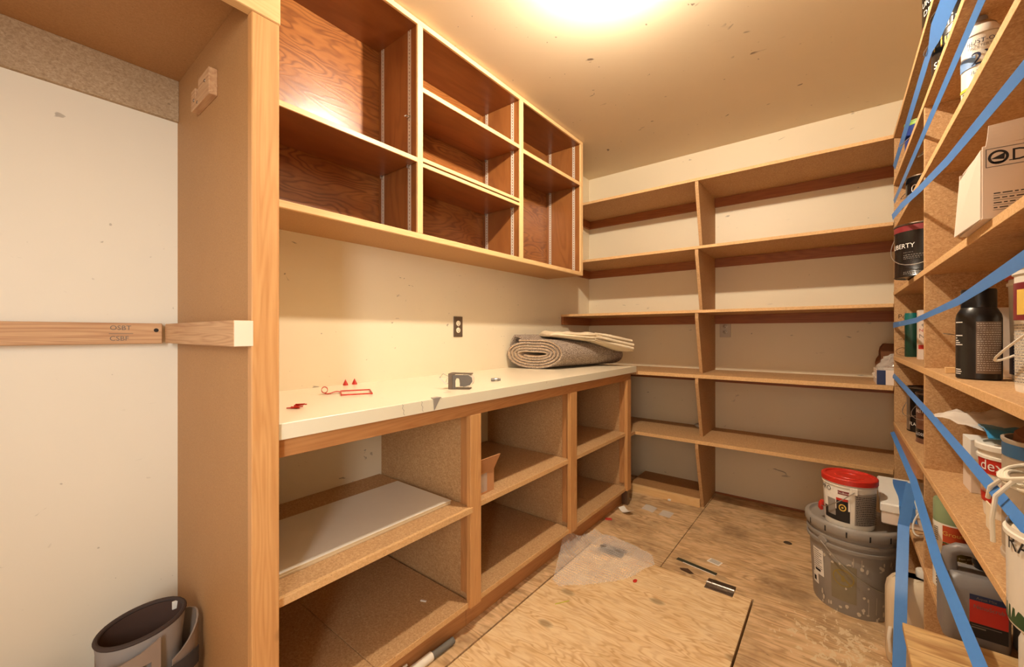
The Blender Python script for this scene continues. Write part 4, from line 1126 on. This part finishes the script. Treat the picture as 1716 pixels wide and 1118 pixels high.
f = MB(); ea = va - R(14)
f.strip([[(c[0] + .0875 * math.cos(ea + q * math.cos(k / 20 * 6.2832) / .086), c[1] + .0875 * math.sin(ea + q * math.cos(k / 20 * 6.2832) / .086), zz + .083 + q * 1.15 * math.sin(k / 20 * 6.2832)) for q in (.0085, .0125)] for k in range(21)])
f.strip([[(c[0] + .0875 * math.cos(ea + q * math.cos(k / 10 * 6.2832) / .086), c[1] + .0875 * math.sin(ea + q * math.cos(k / 10 * 6.2832) / .086), zz + .083 + q * math.sin(k / 10 * 6.2832)) for q in (.0001, .004)] for k in range(11)])
f.build('emblem', M['gold'], t)
ea = va + R(10)
MB().box(-.002, .005, -.012, .012, -.014, .012, .002, Matrix.Translation((c[0] + .0885 * math.cos(ea), c[1] + .0885 * math.sin(ea), zz + .158)) @ Matrix.Rotation(ea, 4, 'Z')).build('handle_ear', M['white_pl'], t)
pts = []
for i in range(21):
    u = i / 20; a = ea + (R(-92)) * u
    pts.append((c[0] + (.094 + .004 * math.sin(u * 3.14)) * math.cos(a), c[1] + (.094 + .004 * math.sin(u * 3.14)) * math.sin(a), zz + .156 - .100 * math.sin(u * math.pi / 2)))
hd = MB().tube(pts, .0016, 8).build('bail_handle', M['wire'], t, True)
p1 = Vector(pts[-1])
MB().tube([p1 + Vector((.004, -.004, .020)), p1 + Vector((0, 0, .008)), p1, p1 + Vector((-.002, .002, -.012)), p1 + Vector((.002, 0, -.022))], [.006, .009, .0105, .009, .006], 12).build('handle_grip', M['red_pl'], hd, True, label='red plastic handle grip')

# white jug on the floor behind the hanging tape
t = thing('white_jug', 'rounded white plastic jug standing on the floor behind the hanging blue tape', 'jug', (.205, 1.965, 0))
f = MB(); rings = []
for ins, z_ in ((.014, .0), (.003, .004), (0, .015), (0, .235), (.004, .262), (.016, .285), (.034, .300), (.052, .305)):
    rings.append(rrect(.135 + ins, .285 - ins, 1.905 + ins * .8, 2.03 - ins * .8, .040, z_, 8))
rows = [rr_ + [rr_[0]] for rr_ in rings]
f.strip(rows); f.poly(rings[0], [tuple(range(len(rings[0])))]); f.poly(rings[-1], [tuple(range(len(rings[-1])))])
f.build('jug_body', plain('milky_jug_plastic', g(224, 204, 172), .4), t, True)
MB().lathe([(.022, .303), (.022, .326), (.020, .329), (0, .329)], 24, (.235, 1.98)).build('jug_cap', M['white_pl'], t, True)
MB().tube([(.155, 1.93, .12), (.144, 1.915, .13), (.140, 1.905, .10), (.145, 1.91, .05)], .006, 10).build('jug_handle', M['white_pl'], t, True)

# ------------------------------------------------------------------ box on back shelf
t = thing('white_blue_box', 'white box with a navy stripe and letter M, holding crumpled plastic, on the back shelf', 'box', (.28, 2.88, .882))
x0, x1, y0, y1, z0, z1 = .157, .42, 2.771, 2.99, .8823, .956
f = MB().box(x0 + .0032, x1 - .0032, y0 + .0032, y1 - .0032, z0, z0 + .003, .0005).box(x0, x0 + .003, y0 + .0031, y1 - .0031, z0, z1, .0005).box(x1 - .003, x1, y0 + .0031, y1 - .0031, z0, z1, .0005).box(x0, x1, y0, y0 + .003, z0, z1, .0005).box(x0, x1, y1 - .003, y1, z0, z1, .0005)
f.build('carton', M['white_card'], t)
box('stripe', M['navy_lb'], t, x0 + .0005, x0 + .034, y0 - .0008, y0, z0 + .0005, z1 - .0005, 0)
f = MB(); text_plane(f, 'M', .024, (x0 + .068, y0, z0 + .042), (1, 0, 0), (0, 0, 1)); text_plane(f, 'MULTI', .024, (x0 + .13, y0, z0 + .042), (1, 0, 0), (0, 0, 1)); f.build('lettering', M['ink'], t)
t = thing('plastic_wrap', 'crumpled clear plastic wrap bulging out of the white and navy box', 'bag', (.28, 2.87, .90))
f = MB(); rows = []
for i in range(18):
    q = i / 17; row = []
    for j in range(29):
        a = 2 * math.pi * j / 28
        n_ = noise.noise(Vector((math.cos(a) * 3, math.sin(a) * 3, q * 5))) * .35
        rr = (math.cos(q * math.pi / 2) ** .45 if q < 1 else 0)
        n2 = noise.noise(Vector((math.cos(a) * 9, math.sin(a) * 9, q * 9))) * .008
        row.append((.262 + (.105 * rr * (1 + n_ * .5) + n2) * math.cos(a) - .012 * q, 2.865 + (.090 * rr * (1 + n_ * .4) + n2) * math.sin(a), .905 + .135 * q + n2))
    rows.append(row)
f.strip(rows).build('wrap', M['film'], t, True)
t = thing('brown_bag', 'dark brown paper bag standing behind the crumpled plastic on the back shelf', 'bag', (.30, 3.08, .882))
f = MB(); rows = []
for i in range(10):
    q = i / 9; row = []
    for j in range(17):
        a = 2 * math.pi * j / 16
        n_ = noise.noise(Vector((math.cos(a) * 2, math.sin(a) * 2, q * 3))) * .02
        row.append((.325 + (.16 - .035 * q + n_) * max(-1, min(1, 1.3 * math.cos(a))), 3.085 + (.07 - .02 * q + n_ * .5) * max(-1, min(1, 1.3 * math.sin(a))), .8825 + .20 * q + n_ * .6 * q))
    rows.append(row)
f.strip(rows).thicken(.001).build('paper', M['brown_pap'], t, True)
t = thing('paper_wad', 'small pale crumpled wad on the lowest back shelf beside the bracket', 'paper', (-.765, 3.10, .468))
f = MB(); rows = []
for i in range(9):
    q = i / 8; row = []
    for j in range(13):
        a = 2 * math.pi * j / 12; n_ = 1 + .35 * noise.noise(Vector((math.cos(a) * 2, math.sin(a) * 2, q * 4)))
        rr = math.sin(q * math.pi)
        row.append((-.765 + .028 * rr * n_ * math.cos(a), 3.10 + .025 * rr * n_ * math.sin(a), .4685 + .044 * q))
    rows.append(row)
f.strip(rows).build('wad', M['grey_bk'], t, True)

# ------------------------------------------------------------------ outlets
def outlet(label, m, plate, cover):
    t = thing('wall_outlet', label, 'outlet', m.translation); t.rotation_euler = m.to_euler()
    MB().box(-.035, .035, -.0575, .0575, 0, .005, .002).build('cover_plate', plate, t, local=True)
    for s_ in (-1, 1):
        b = MB().lathe([(0, .0068), (.014, .0068), (.0165, .0055), (.0165, .003)], 26, (0, s_ * .0195), sy=.9).build('socket', cover, t, True, local=True)
        MB().box(-.0078, -.0058, s_ * .0195 - .002, s_ * .0195 + .006, .0066, .0072, 0).box(.0058, .0078, s_ * .0195 - .002, s_ * .0195 + .006, .0066, .0072, 0).lathe([(0, .0072), (.0026, .0072), (.0026, .006)], 10, (0, s_ * .0195 - .0075)).build('slots', M['ink'], b, local=True)
    MB().lathe([(0, .0068), (.003, .0064), (.0035, .005)], 10).build('screw', M['metal'], t, True, local=True)
mL = Matrix.Translation((XL, 1.638, 1.178)) @ Matrix(((0, 0, 1, 0), (1, 0, 0, 0), (0, 1, 0, 0), (0, 0, 0, 1)))
mB = Matrix.Translation((-.618, YB, 1.171)) @ Matrix(((1, 0, 0, 0), (0, 0, -1, 0), (0, 1, 0, 0), (0, 0, 0, 1)))
outlet('dark brown wall outlet with cream sockets above the cream worktop', mL, M['dark_plate'], M['laminate'])
outlet('steel faced wall outlet on the back wall beside the shelf bracket', mB, M['steel_plate'], M['steel_plate'])

# ------------------------------------------------------------------ things on the worktop
ZT = .9182
# carpet roll: flattened spiral sheet, local y along the roll
ra = R(-11)
t = thing('carpet_roll', 'flattened roll of speckled brown grey carpet lying on the far end of the worktop', 'carpet', (-1.497, 2.11, ZT), ra)
def spiral_pts(a, b, zc, cx=0.0, turns=4.7, pitch=.0165, n=300):
    """flattened spiral from outside inwards; a = half flat length, b = outer radius"""
    out = []
    s_ = 0
    for i in range(n):
        th = 2 * math.pi * turns * i / (n - 1)
        r_ = b - pitch * th / (2 * math.pi)
        ang = -math.pi * .40 - th if False else R(118) - th
        aa = a * (1 - .03 * th / (2 * math.pi))
        cs, sn = math.cos(ang), math.sin(ang)
        sx = math.copysign(abs(cs) ** .75, cs)
        out.append((cx + aa * sx + r_ * cs, zc + r_ * sn * (1 + .0 * cs)))
    return out
def sheet_at(y, k):
    b = .0935 * k; P_ = spiral_pts(.076 * (1 + (1 - k) * .5), b, b + .002, pitch=.0178 * k)
    sag = lambda x, z: (x, z - .010 * math.exp(-(x / .07) ** 2) * min(1, z / .15))
    return [sag(*p_) for p_ in P_]
f1, f2, fe = MB(), MB(), MB()
ycut = [(0, 1.0), (.10, 1.0), (.25, .98), (.42, .93), (.56, .85), (.68, .76), (.735, .72)]
def thick_rows(off0, off1):
    rows0, rows1 = [], []
    for y, k in ycut:
        P_ = sheet_at(y, k); A, B = [], []
        for i, (x, z) in enumerate(P_):
            x0_, z0_ = P_[max(i - 1, 0)]; x1_, z1_ = P_[min(i + 1, len(P_) - 1)]
            d = Vector((x1_ - x0_, z1_ - z0_)).normalized(); nrm = Vector((-d.y, d.x))
            # spiral runs clockwise: outward normal
            yy_ = y + .50 * x * (1 - y / .74)
            ex = .0006 * noise.noise(Vector((x * 40, z * 40, y * 9)))
            jit = .004 * noise.noise(Vector((x * 50, z * 50, 1.0))) if y == 0 else 0
            A.append((x + nrm.x * (off0 + ex), yy_ + jit, z + nrm.y * (off0 + ex))); B.append((x + nrm.x * (off1 + ex), yy_ + jit, z + nrm.y * (off1 + ex)))
        rows0.append(A); rows1.append(B)
    return rows0, rows1
def solid_sheet(off0, off1):
    f = MB(); a, b = thick_rows(off0, off1)
    f.strip(a); f.strip(b)
    for k in (0, -1): f.strip([list(p_) for p_ in zip(a[k], b[k])])
    for j in (0, -1): f.strip([[r0[j], r1[j]] for r0, r1 in zip(a, b)])
    bmesh.ops.remove_doubles(f.bm, verts=f.bm.verts[:], dist=1e-6)
    return f
solid_sheet(.001, .0085).build('pile', M['pile'], t, True, local=True)
solid_sheet(-.0045, .001).build('backing', M['backing'], t, True, local=True)
# loose outer tail of carpet lying over the roll
f = MB(); rows = []
for y in [.0, .1, .2, .3, .42]:
    row = []
    for i in range(14):
        u = i / 13; x = -.150 + .235 * u
        z = .188 + .028 * math.exp(-((u - .12) / .22) ** 2) - .055 * max(0, .12 - u) / .12 * 1.2 - .004 * u
        row.append((x, y + .50 * x * (1 - y / .74) + .004 + .006 * noise.noise(Vector((x * 30, y, 2))), z))
    rows.append(row)
f.strip(rows).thicken(.011).build('loose_end', M['pile'], t, True, local=True, label='frayed outer end of the carpet')
# folded canvas dropcloth on top
t = thing('drop_cloth', 'folded cream canvas drop cloth lying on top of the carpet roll', 'cloth', (-1.325, 2.475, ZT + .19), R(-33))
f = MB(); rows = []
nu, nt_ = 60, 64
for i in range(nu + 1):
    u = i / nu
    cap = min(1, math.sqrt(max(0, 1 - (1 - min(1, u / .05)) ** 2)), math.sqrt(max(0, 1 - (1 - min(1, (1 - u) / .06)) ** 2)))
    ht = (.017 + .028 * u ** 1.1) * (.35 + .65 * cap)
    hw = (.118 + .010 * math.sin(5 * u)) * (.90 + .10 * cap)
    zc = .020 - .060 * u - .085 * max(0, u - .5) + ht * .72 - .004
    y0_ = -.30 + .60 * u
    row = []
    for j in range(nt_ + 1):
        th = 2 * math.pi * j / nt_
        cs, sn = math.cos(th), math.sin(th)
        px = hw * math.copysign(abs(cs) ** .45, cs); pz = ht * math.copysign(abs(sn) ** .75, sn)
        if cs > 0:      # stacked fold lips on the open side
            lip = math.cos((pz / ht) * math.pi * 3.0 + 1.2 * math.sin(u * 6) + .6)
            px += (.010 * lip + .006 * math.sin(9 * u + pz * 90)) * min(1, cs * 1.6) * min(1, u * 2.2)
        top = max(0, sn)
        pz += top * (.008 * noise.noise(Vector((px * 11, y0_ * 8, 0))) + .006 * noise.noise(Vector((px * 24, y0_ * 20, 5))))
        pz += top * (.016 * math.exp(-((px - .02 - .30 * (u - .72)) / .013) ** 2) * max(0, u - .50) * 2.0 + .012 * math.exp(-((px + .05 - .22 * (u - .80)) / .012) ** 2) * max(0, u - .58) * 2.2 - .012 * math.exp(-((px - .055 - .25 * (u - .75)) / .016) ** 2) * max(0, u - .50) * 2.0)
        row.append((px, y0_ + .010 * math.sin(th * 2 + 3 * u) * (u > .8), zc + pz))
    rows.append(row)
f.strip(rows); f.poly(rows[0], [tuple(range(nt_))]); f.poly(rows[-1], [tuple(range(nt_))])
f.build('folded_cloth', M['canvas'], t, True, local=True)
f = MB()
for k, (dz, dx) in enumerate(((.020, .0), (-.004, .012), (-.026, .004))):
    pts = []
    for i in range(26):
        u = .50 + .47 * i / 25
        ht = .017 + .022 * u ** 1.1
        pts.append((.122 + dx + .006 * math.sin(11 * u + k * 2), -.30 + .60 * u, .020 - .060 * u - .085 * max(0, u - .5) + ht + dz * (.6 + .5 * u)))
    f.tube(pts, [.0095 * min(1, .35 + i / 10) for i in range(26)], 12)
f.build('fold_lip', M['canvas'], t, True, local=True)

# packing tape gun
t = thing('tape_dispenser', 'grey metal packing tape dispenser with a clear roll and wire guide on the worktop', 'tape dispenser', (-1.195, 1.165, ZT), R(38.3 - 6))
MB().prism([(-.036, 0), (.050, 0), (.050, .004), (-.020, .004), (-.020, .052), (-.012, .060), (.04, .060), (.056, .058), (.056, .062), (-.030, .064), (-.036, .062)], 1, -.022, .022, .0006).build('frame', M['steel_dk'], t, local=True)
MB().prism([(-.018, .004), (-.018, .056), (-.002, .058), (.046, .058), (.060, .048), (.062, .032), (.052, .018), (.030, .012), (.012, .012), (.012, .034), (.008, .044), (-.002, .044), (-.006, .034), (-.006, .004)], 1, -.026, -.0225, .0006).build('side_plate', plain('grey_plate', g(104, 98, 90), .45), t, local=True)
MB().lathe([(.014, -.020), (.027, -.020), (.027, .020), (.014, .020), (.014, -.020)], 32, m=Matrix.Translation((.036, 0, .034)) @ Matrix.Rotation(R(90), 4, 'X')).build('tape_roll', M['film'], t, True, local=True)
MB().lathe([(.012, -.021), (.0138, -.021), (.0138, .021), (.012, .021), (.012, -.021)], 24, m=Matrix.Translation((.036, 0, .034)) @ Matrix.Rotation(R(90), 4, 'X')).build('roll_core', M['white_pl'], t, True, local=True)
MB().tube([(-.036, -.010, .050), (-.060, -.010, .060), (-.076, -.004, .045), (-.052, .0, .018), (-.036, .004, .022)], .0016, 8).tube([(-.074, -.004, .046), (-.045, .006, .044), (-.054, .004, .022)], .0012, 8).build('wire_guide', M['wire'], t, True, local=True)
# red frame with a ribbon end
t = thing('badge_holder', 'thin red plastic rectangle frame with a curled strap lying on the worktop', 'frame', (-1.40, .84, ZT), R(62))
f = MB()
W_, H_ = .052, .055
for a_, b_ in (((-W_, -H_), (W_, -H_)), ((W_, -H_), (W_, H_)), ((W_, H_), (-W_, H_)), ((-W_, H_), (-W_, -H_))):
    f.tube([(a_[0], a_[1], .004), (b_[0], b_[1], .004)], .0024, 8)
f.build('rim', M['red_pl'], t, True, local=True)
f = MB(); rows = []
for i in range(40):
    u = i / 39
    if u < .5: x, z = -W_ - .055 * u * 2, .004 + .003 * math.sin(u * 12)
    else:
        a = (u - .5) * 4 * math.pi; x, z = -W_ - .055 - .011 * math.sin(a), .016 - .012 * math.cos(a)
    rows.append([(x, H_ * .35 - .009, z), (x, H_ * .35 + .009, z)])
f.strip(rows).thicken(.0018).build('strap', M['red_pl'], t, True, local=True)
for i, (yy, lb) in enumerate(((.943, 'left of two small red pointed caps against the wall on the worktop'), (.985, 'right of two small red pointed caps against the wall on the worktop'))):
    o = MB().lathe([(0, 0), (.013, 0), (.011, .006), (.005, .017), (.0008, .025), (0, .0255)], 14, sy=.8).build('plastic_cone', M['red_pl'], None, True)
    o.location = (-1.655, yy, ZT); tag(o, lb, 'cap', 'red pointed caps on the worktop')
t = thing('red_scraps', 'little heap of red plastic slivers at the near end of the worktop', 'scraps', (-1.262, .565, ZT))
rnd = random.Random(3)
for k in range(7):
    a = rnd.uniform(-.5, .5) + .9
    cx, cy = -1.262 + rnd.uniform(-.012, .012), .565 + rnd.uniform(-.020, .020)
    MB().box(-.013, .013, -.0025, .0025, 0, .003, .0006, Matrix.Translation((cx, cy, ZT + .0001 + .0016 * k)) @ Matrix.Rotation(a, 4, 'Z')).build('sliver', M['red_pl'], t)
t = thing('metal_plug', 'small grey cylinder lying on the worktop beyond the tape dispenser', 'battery', (-1.245, 1.455, ZT + .0075))
MB().lathe([(0, -.022), (.0072, -.022), (.0075, -.020), (.0075, .012), (.006, .014), (.006, .022), (0, .022)], 20, m=Matrix.Translation((-1.245, 1.455, ZT + .0075)) @ Matrix.Rotation(R(55), 4, 'Z') @ Matrix.Rotation(R(90), 4, 'Y')).build('cylinder', M['grey_pl'], t, True)
MB().lathe([(.0078, -.006), (.0078, .006)], 20, m=Matrix.Translation((-1.245, 1.455, ZT + .0075)) @ Matrix.Rotation(R(55), 4, 'Z') @ Matrix.Rotation(R(90), 4, 'Y')).build('band', M['metal'], t, True)
t = thing('edge_clip', 'small grey triangular clip hooked over the worktop front edge', 'clip', (-1.08, .943, ZT))
MB().prism([(-1.090, .932), (-1.0700, .924), (-1.0690, .962), (-1.086, .956)], 2, ZT, ZT + .003, .0005).build('top_plate', M['grey_bk'], t)
MB().prism([(.926, ZT + .003), (.958, ZT + .003), (.930, ZT - .038)], 0, -1.0700, -1.0684, .0003).build('front_tooth', M['grey_bk'], t)

# ------------------------------------------------------------------ walking boot in the closet bay
t = thing('walking_boot', 'grey medical walking boot with a foam liner and plastic uprights in the closet corner', 'boot', (-1.43, .20, 0))
bc = (-1.425, .245)
def oval(z, a, b, dx=0, dy=0, tilt=0, n=40, tl=0):
    out = []
    for i in range(n + 1):
        th = 2 * math.pi * i / n
        y_ = a * math.cos(th); x_ = b * math.sin(th)
        out.append((bc[0] + dx + x_, bc[1] + dy + y_, z + tilt * y_ + tl * x_))
    return out
rows = []
for z, a, b, dy in ((.11, .070, .055, .02), (.20, .074, .058, .01), (.30, .082, .064, .0), (.36, .088, .068, 0), (.384, .090, .069, 0)):
    k = (z - .11) / .274
    rows.append(oval(z, a, b, 0, dy, .10 * k, tl=-.10 * k))
lin = MB().strip(rows).build('liner', M['liner'], t, True)
rows = [oval(.15, .060, .046, 0, .015), oval(.28, .072, .054, 0, 0, .05), oval(.384, .0845, .0635, 0, 0, .10, tl=-.10)]
MB().strip(rows).build('liner_inside', M['liner_in'], lin, True)
MB().tube(oval(.385, .0875, .0665, 0, 0, .10, tl=-.10)[:-1], .0055, 8, closed=True).build('binding', M['binding'], lin, True)
MB().box(-1.452, -1.447, .312, .326, .372, .394, .001).build('care_tag', M['white_pap'], lin)
f = MB()       # foot of the boot and sole, hidden below the frame
f.prism([(-.02, .03), (.34, .03), (.345, .09), (.32, .13), (.16, .14), (.05, .14), (-.02, .11)], 0, -1.475, -1.375, .008)
f.build('foot_shell', M['shell'], t, True)
MB().prism([(-.04, .008), (-.02, 0), (.33, 0), (.352, .010), (.352, .0298), (-.03, .0298)], 0, -1.482, -1.368, .003).build('sole', M['rubber'], t)
def upright(x, nrm, y0, y1, zb, zt, nm='strut'):
    s_ = 1 if nrm > 0 else -1
    def q(u, z): return (x + .006 * s_ * math.sin(u * 3.14), y0 + (y1 - y0) * u, z)
    f = MB()
    cols = [0, .16, .34, .66, .84, 1]
    zrow = [zb, zb + (zt - zb) * .35, zb + (zt - zb) * .50, zb + (zt - zb) * .90, zt]
    V = [[f.bm.verts.new(q(u, z - (.012 * math.sin(u * 3.14) if z == zt else 0) + (.020 * u if z == zt else 0))) for u in cols] for z in zrow]
    for i in range(4):
        for j in range(5):
            if i == 2 and j in (1, 3): continue      # slots
            f.bm.faces.new([V[i][j], V[i][j + 1], V[i + 1][j + 1], V[i + 1][j]])
    f.thicken(.004)
    return f.build(nm, M['shell'], t, True)
upright(-1.346, 1, .150, .266, .05, .352)
upright(-1.500, -1, .165, .30, .05, .31)
rows = []
for z in (.06, .2, .31, .345, .362):
    rr_ = []
    for i in range(13):
        th = R(-70 + 140 * i / 12)
        rr_.append((bc[0] + .004 + .078 * math.sin(th), bc[1] + .010 + .108 * math.cos(th), z - (.045 * max(0, math.sin(th)) if z > .3 else 0) - (.03 * abs(math.sin(th)) ** 3 if z > .3 else 0)))
    rows.append(rr_)
MB().strip(rows).thicken(.004).build('back_shell', M['shell'], t, True)
MB().strip([[(bc[0] + .004 + .0835 * math.sin(R(a_)), bc[1] + .010 + .1135 * math.cos(R(a_)), z) for a_ in range(30, 76, 5)] for z in (.24, .285)]).thicken(.002).build('strap', M['velcro'], t, True)
MB().strip([[(bc[0] + .072 + .004, .150 + .15 * i / 8, z) for i in range(9)] for z in (.17, .21)]).thicken(.002).build('strap', M['velcro'], t, True)
MB().prism([(-.10, .0), (.1, .0), (.1, .12), (.06, .26), (.03, .262), (-.02, .14)], 0, -1.58, -1.52, .006).build('toe_guard', M['liner_in'], t, True)

# ------------------------------------------------------------------ things on the floor
t = thing('roller_pole', 'white tube with a grey foam end lying along the cabinet toe kick', 'pole', (-1.105, .80, 0))
MB().tube([(-1.116, .52, .0150), (-1.110, .952, .0150)], .0148, 20).build('tube', M['white_pl'], t, True)
MB().tube([(-1.110, .952, .0150), (-1.108, .985, .0135), (-1.107, 1.052, .0130)], [.0120, .0122, .0122], 18).build('foam_end', M['rubber'], t, True)
MB().tube([(-1.128, .60, .034), (-1.126, .86, .034)], .004, 10).build('strip', M['white_pl'], t, True)

# bubble wrap
def inpoly(x, y, P_):
    r_ = False
    for i in range(len(P_)):
        x0_, y0_ = P_[i]; x1_, y1_ = P_[i - 1]
        if (y0_ > y) != (y1_ > y) and x < (x1_ - x0_) * (y - y0_) / (y1_ - y0_) + x0_: r_ = not r_
    return r_
outl = [(-1.03, 1.60), (-.975, 1.575), (-.90, 1.65), (-.80, 1.76), (-.745, 1.85), (-.70, 2.02), (-.74, 2.10), (-.86, 2.14), (-1.00, 2.16), (-1.075, 2.12), (-1.090, 1.98), (-1.128, 1.90), (-1.128, 1.86)]
f = MB(); st = .0036; vm = {}
def bh(x, y):
    p_ = .0105; r0 = round(y / (p_ * .866)); best = 0
    for rr_ in (r0 - 1, r0, r0 + 1):
        ox = (rr_ % 2) * p_ / 2; cxx = round((x - ox) / p_) * p_ + ox
        d = math.hypot(x - cxx, y - rr_ * p_ * .866)
        if d < .0044: best = max(best, .0034 * math.sqrt(max(0, 1 - (d / .0044) ** 2)))
    lift = .085 * max(0, min(1, (-1.035 - x) / .095)) ** 1.4 + .012 * max(0, noise.noise(Vector((x * 7, y * 7, 0)))) + .006 * max(0, noise.noise(Vector((x * 22, y * 22, 4))))
    return .004 + best + lift
nx, ny = int(.46 / st), int(.62 / st)
for i in range(nx):
    for j in range(ny):
        x = -1.14 + i * st; y = 1.56 + j * st
        if inpoly(x, y, outl): vm[(i, j)] = f.bm.verts.new((x, y, bh(x, y)))
for (i, j) in list(vm):
    q = [(i, j), (i + 1, j), (i + 1, j + 1), (i, j + 1)]
    if all(k in vm for k in q): f.bm.faces.new([vm[k] for k in q])
bmesh.ops.delete(f.bm, geom=[v for v in f.bm.verts if not v.link_faces], context='VERTS')
o = f.build('bubble_wrap', M['bubble'], None, True)
tag(o, 'clear bubble wrap sheet lying on the floor against the base cabinet', 'bubble wrap')

def scrap(name, label, cat, pts, mat, z=.0012, th=.0008, curl=0):
    f = MB(); n = len(pts)
    f.poly([(x, y, z + (curl * (i % 2))) for i, (x, y) in enumerate(pts)], [tuple(range(n))]).thicken(th)
    return tag(f.build(name, mat, None), label, cat)
t = thing('paper_scrap', 'curled white paper scrap on the floor by the base cabinet corner', 'paper', (-1.075, 2.50, 0))
f = MB().strip([[(-1.110 + .09 * u + .02 * v, 2.515 - .06 * u + .045 * v, .003 + .020 * (2 * abs(u - .38)) ** 1.5) for v in (0, .5, 1)] for u in [i / 10 for i in range(11)]]).thicken(.0008)
f.build('sheet', M['white_pap'], t, True)
tag(MB().box(-.02, .02, -.012, .012, .001, .006, .001, Matrix.Translation((-1.128 + .03, 2.345, 0)) @ Matrix.Rotation(.5, 4, 'Z')).build('red_chip', M['red_pl'], None), 'red plastic chip by the base cabinet toe kick', 'scrap')
tag(MB().lathe([(0, .0009), (.014, .0009), (.015, .003), (.010, .005), (0, .004)], 12, sx=.6).build('red_chip', M['red_pl'], None, True), 'red oval chip alone on the pale hatch', 'scrap').location = (-.729, 1.836, 0)
t = thing('edging_strip', 'narrow dark green strip of edging on the floor behind the hatch', 'strip', (-.54, 2.137, 0))
MB().box(-.095, .095, -.013, .009, .0008, .004, .0006, Matrix.Translation((-.54, 2.14, 0)) @ Matrix.Rotation(R(-9), 4, 'Z')).build('strip', plain('dark_green_strip', g(58, 60, 46), .45), t)
MB().box(-.06, .095, -.017, -.0135, .0008, .003, .0004, Matrix.Translation((-.54, 2.14, 0)) @ Matrix.Rotation(R(-9), 4, 'Z')).build('pale_edge', M['white_pap'], t)
t = thing('paper_label', 'small printed white sticker on the floor near the dark strip', 'label', (-.478, 2.236, 0))
ml = Matrix.Translation((-.478, 2.236, 0)) @ Matrix.Rotation(R(-14), 4, 'Z')
MB().box(-.030, .030, -.022, .022, .0006, .0014, .0002, ml).build('sticker', M['white_pap'], t)
f = MB()
for k in range(7): f.box(-.025 + .004 * (k % 2), .024, .016 - .005 * k, .018 - .005 * k, .0015, .0017, 0, ml)
f.build('lettering', M['ink_grey'], t)
scrap('leaf_scrap', 'brown curled wood shaving on the floor beside the dark strip', 'shaving', [(-.60, 2.075), (-.565, 2.085), (-.53, 2.062), (-.55, 2.052), (-.59, 2.062)], M['ink_soft'], .002, .0008, .004)
scrap('metal_tab', 'crumpled silver foil tab at the far base cabinet corner', 'foil', [(-1.155, 2.72), (-1.13, 2.735), (-1.105, 2.715), (-1.115, 2.69), (-1.145, 2.70)], M['metal'], .004, .001, .010)
tag(MB().box(-.906, -.886, 2.855, 2.870, .001, .012, .003).build('white_bit', M['white_pap'], None), 'tiny white crumb by the toe board of the back shelving', 'scrap')
tag(MB().lathe([(0, .0025), (.018, .0025), (.020, .0008)], 24).build('metal_disc', M['steel_dk'], None, True), 'dark round knockout disc on the floor left of the grey bucket', 'disc').location = (-.21, 2.686, 0)
tag(MB().tube([(-.93, 1.47, .0025), (-.895, 1.525, .0025)], .0017, 6).build('splinter', M['yellow'], None), 'thin pale yellow splinter on the hatch near the bubble wrap', 'splinter')
tag(MB().strip([[(-1.0 + .19 * u, 2.62 + .09 * v - .03 * u, .0012 + .002 * math.sin(u * 9)) for v in (0, 1)] for u in [i / 12 for i in range(13)]]).thicken(.0005).build('film_strip', M['film'], None, True), 'flat strip of clear film on the floor before the toe board', 'film')
tag(MB().box(-.012, .012, -.004, .004, .0005, .004, .0008, Matrix.Translation((-1.235, 1.02, .1203)) @ Matrix.Rotation(.4, 4, 'Z')).build('white_bit', M['white_pap'], None), 'tiny white crumb on the bottom shelf of the near bay', 'scrap')
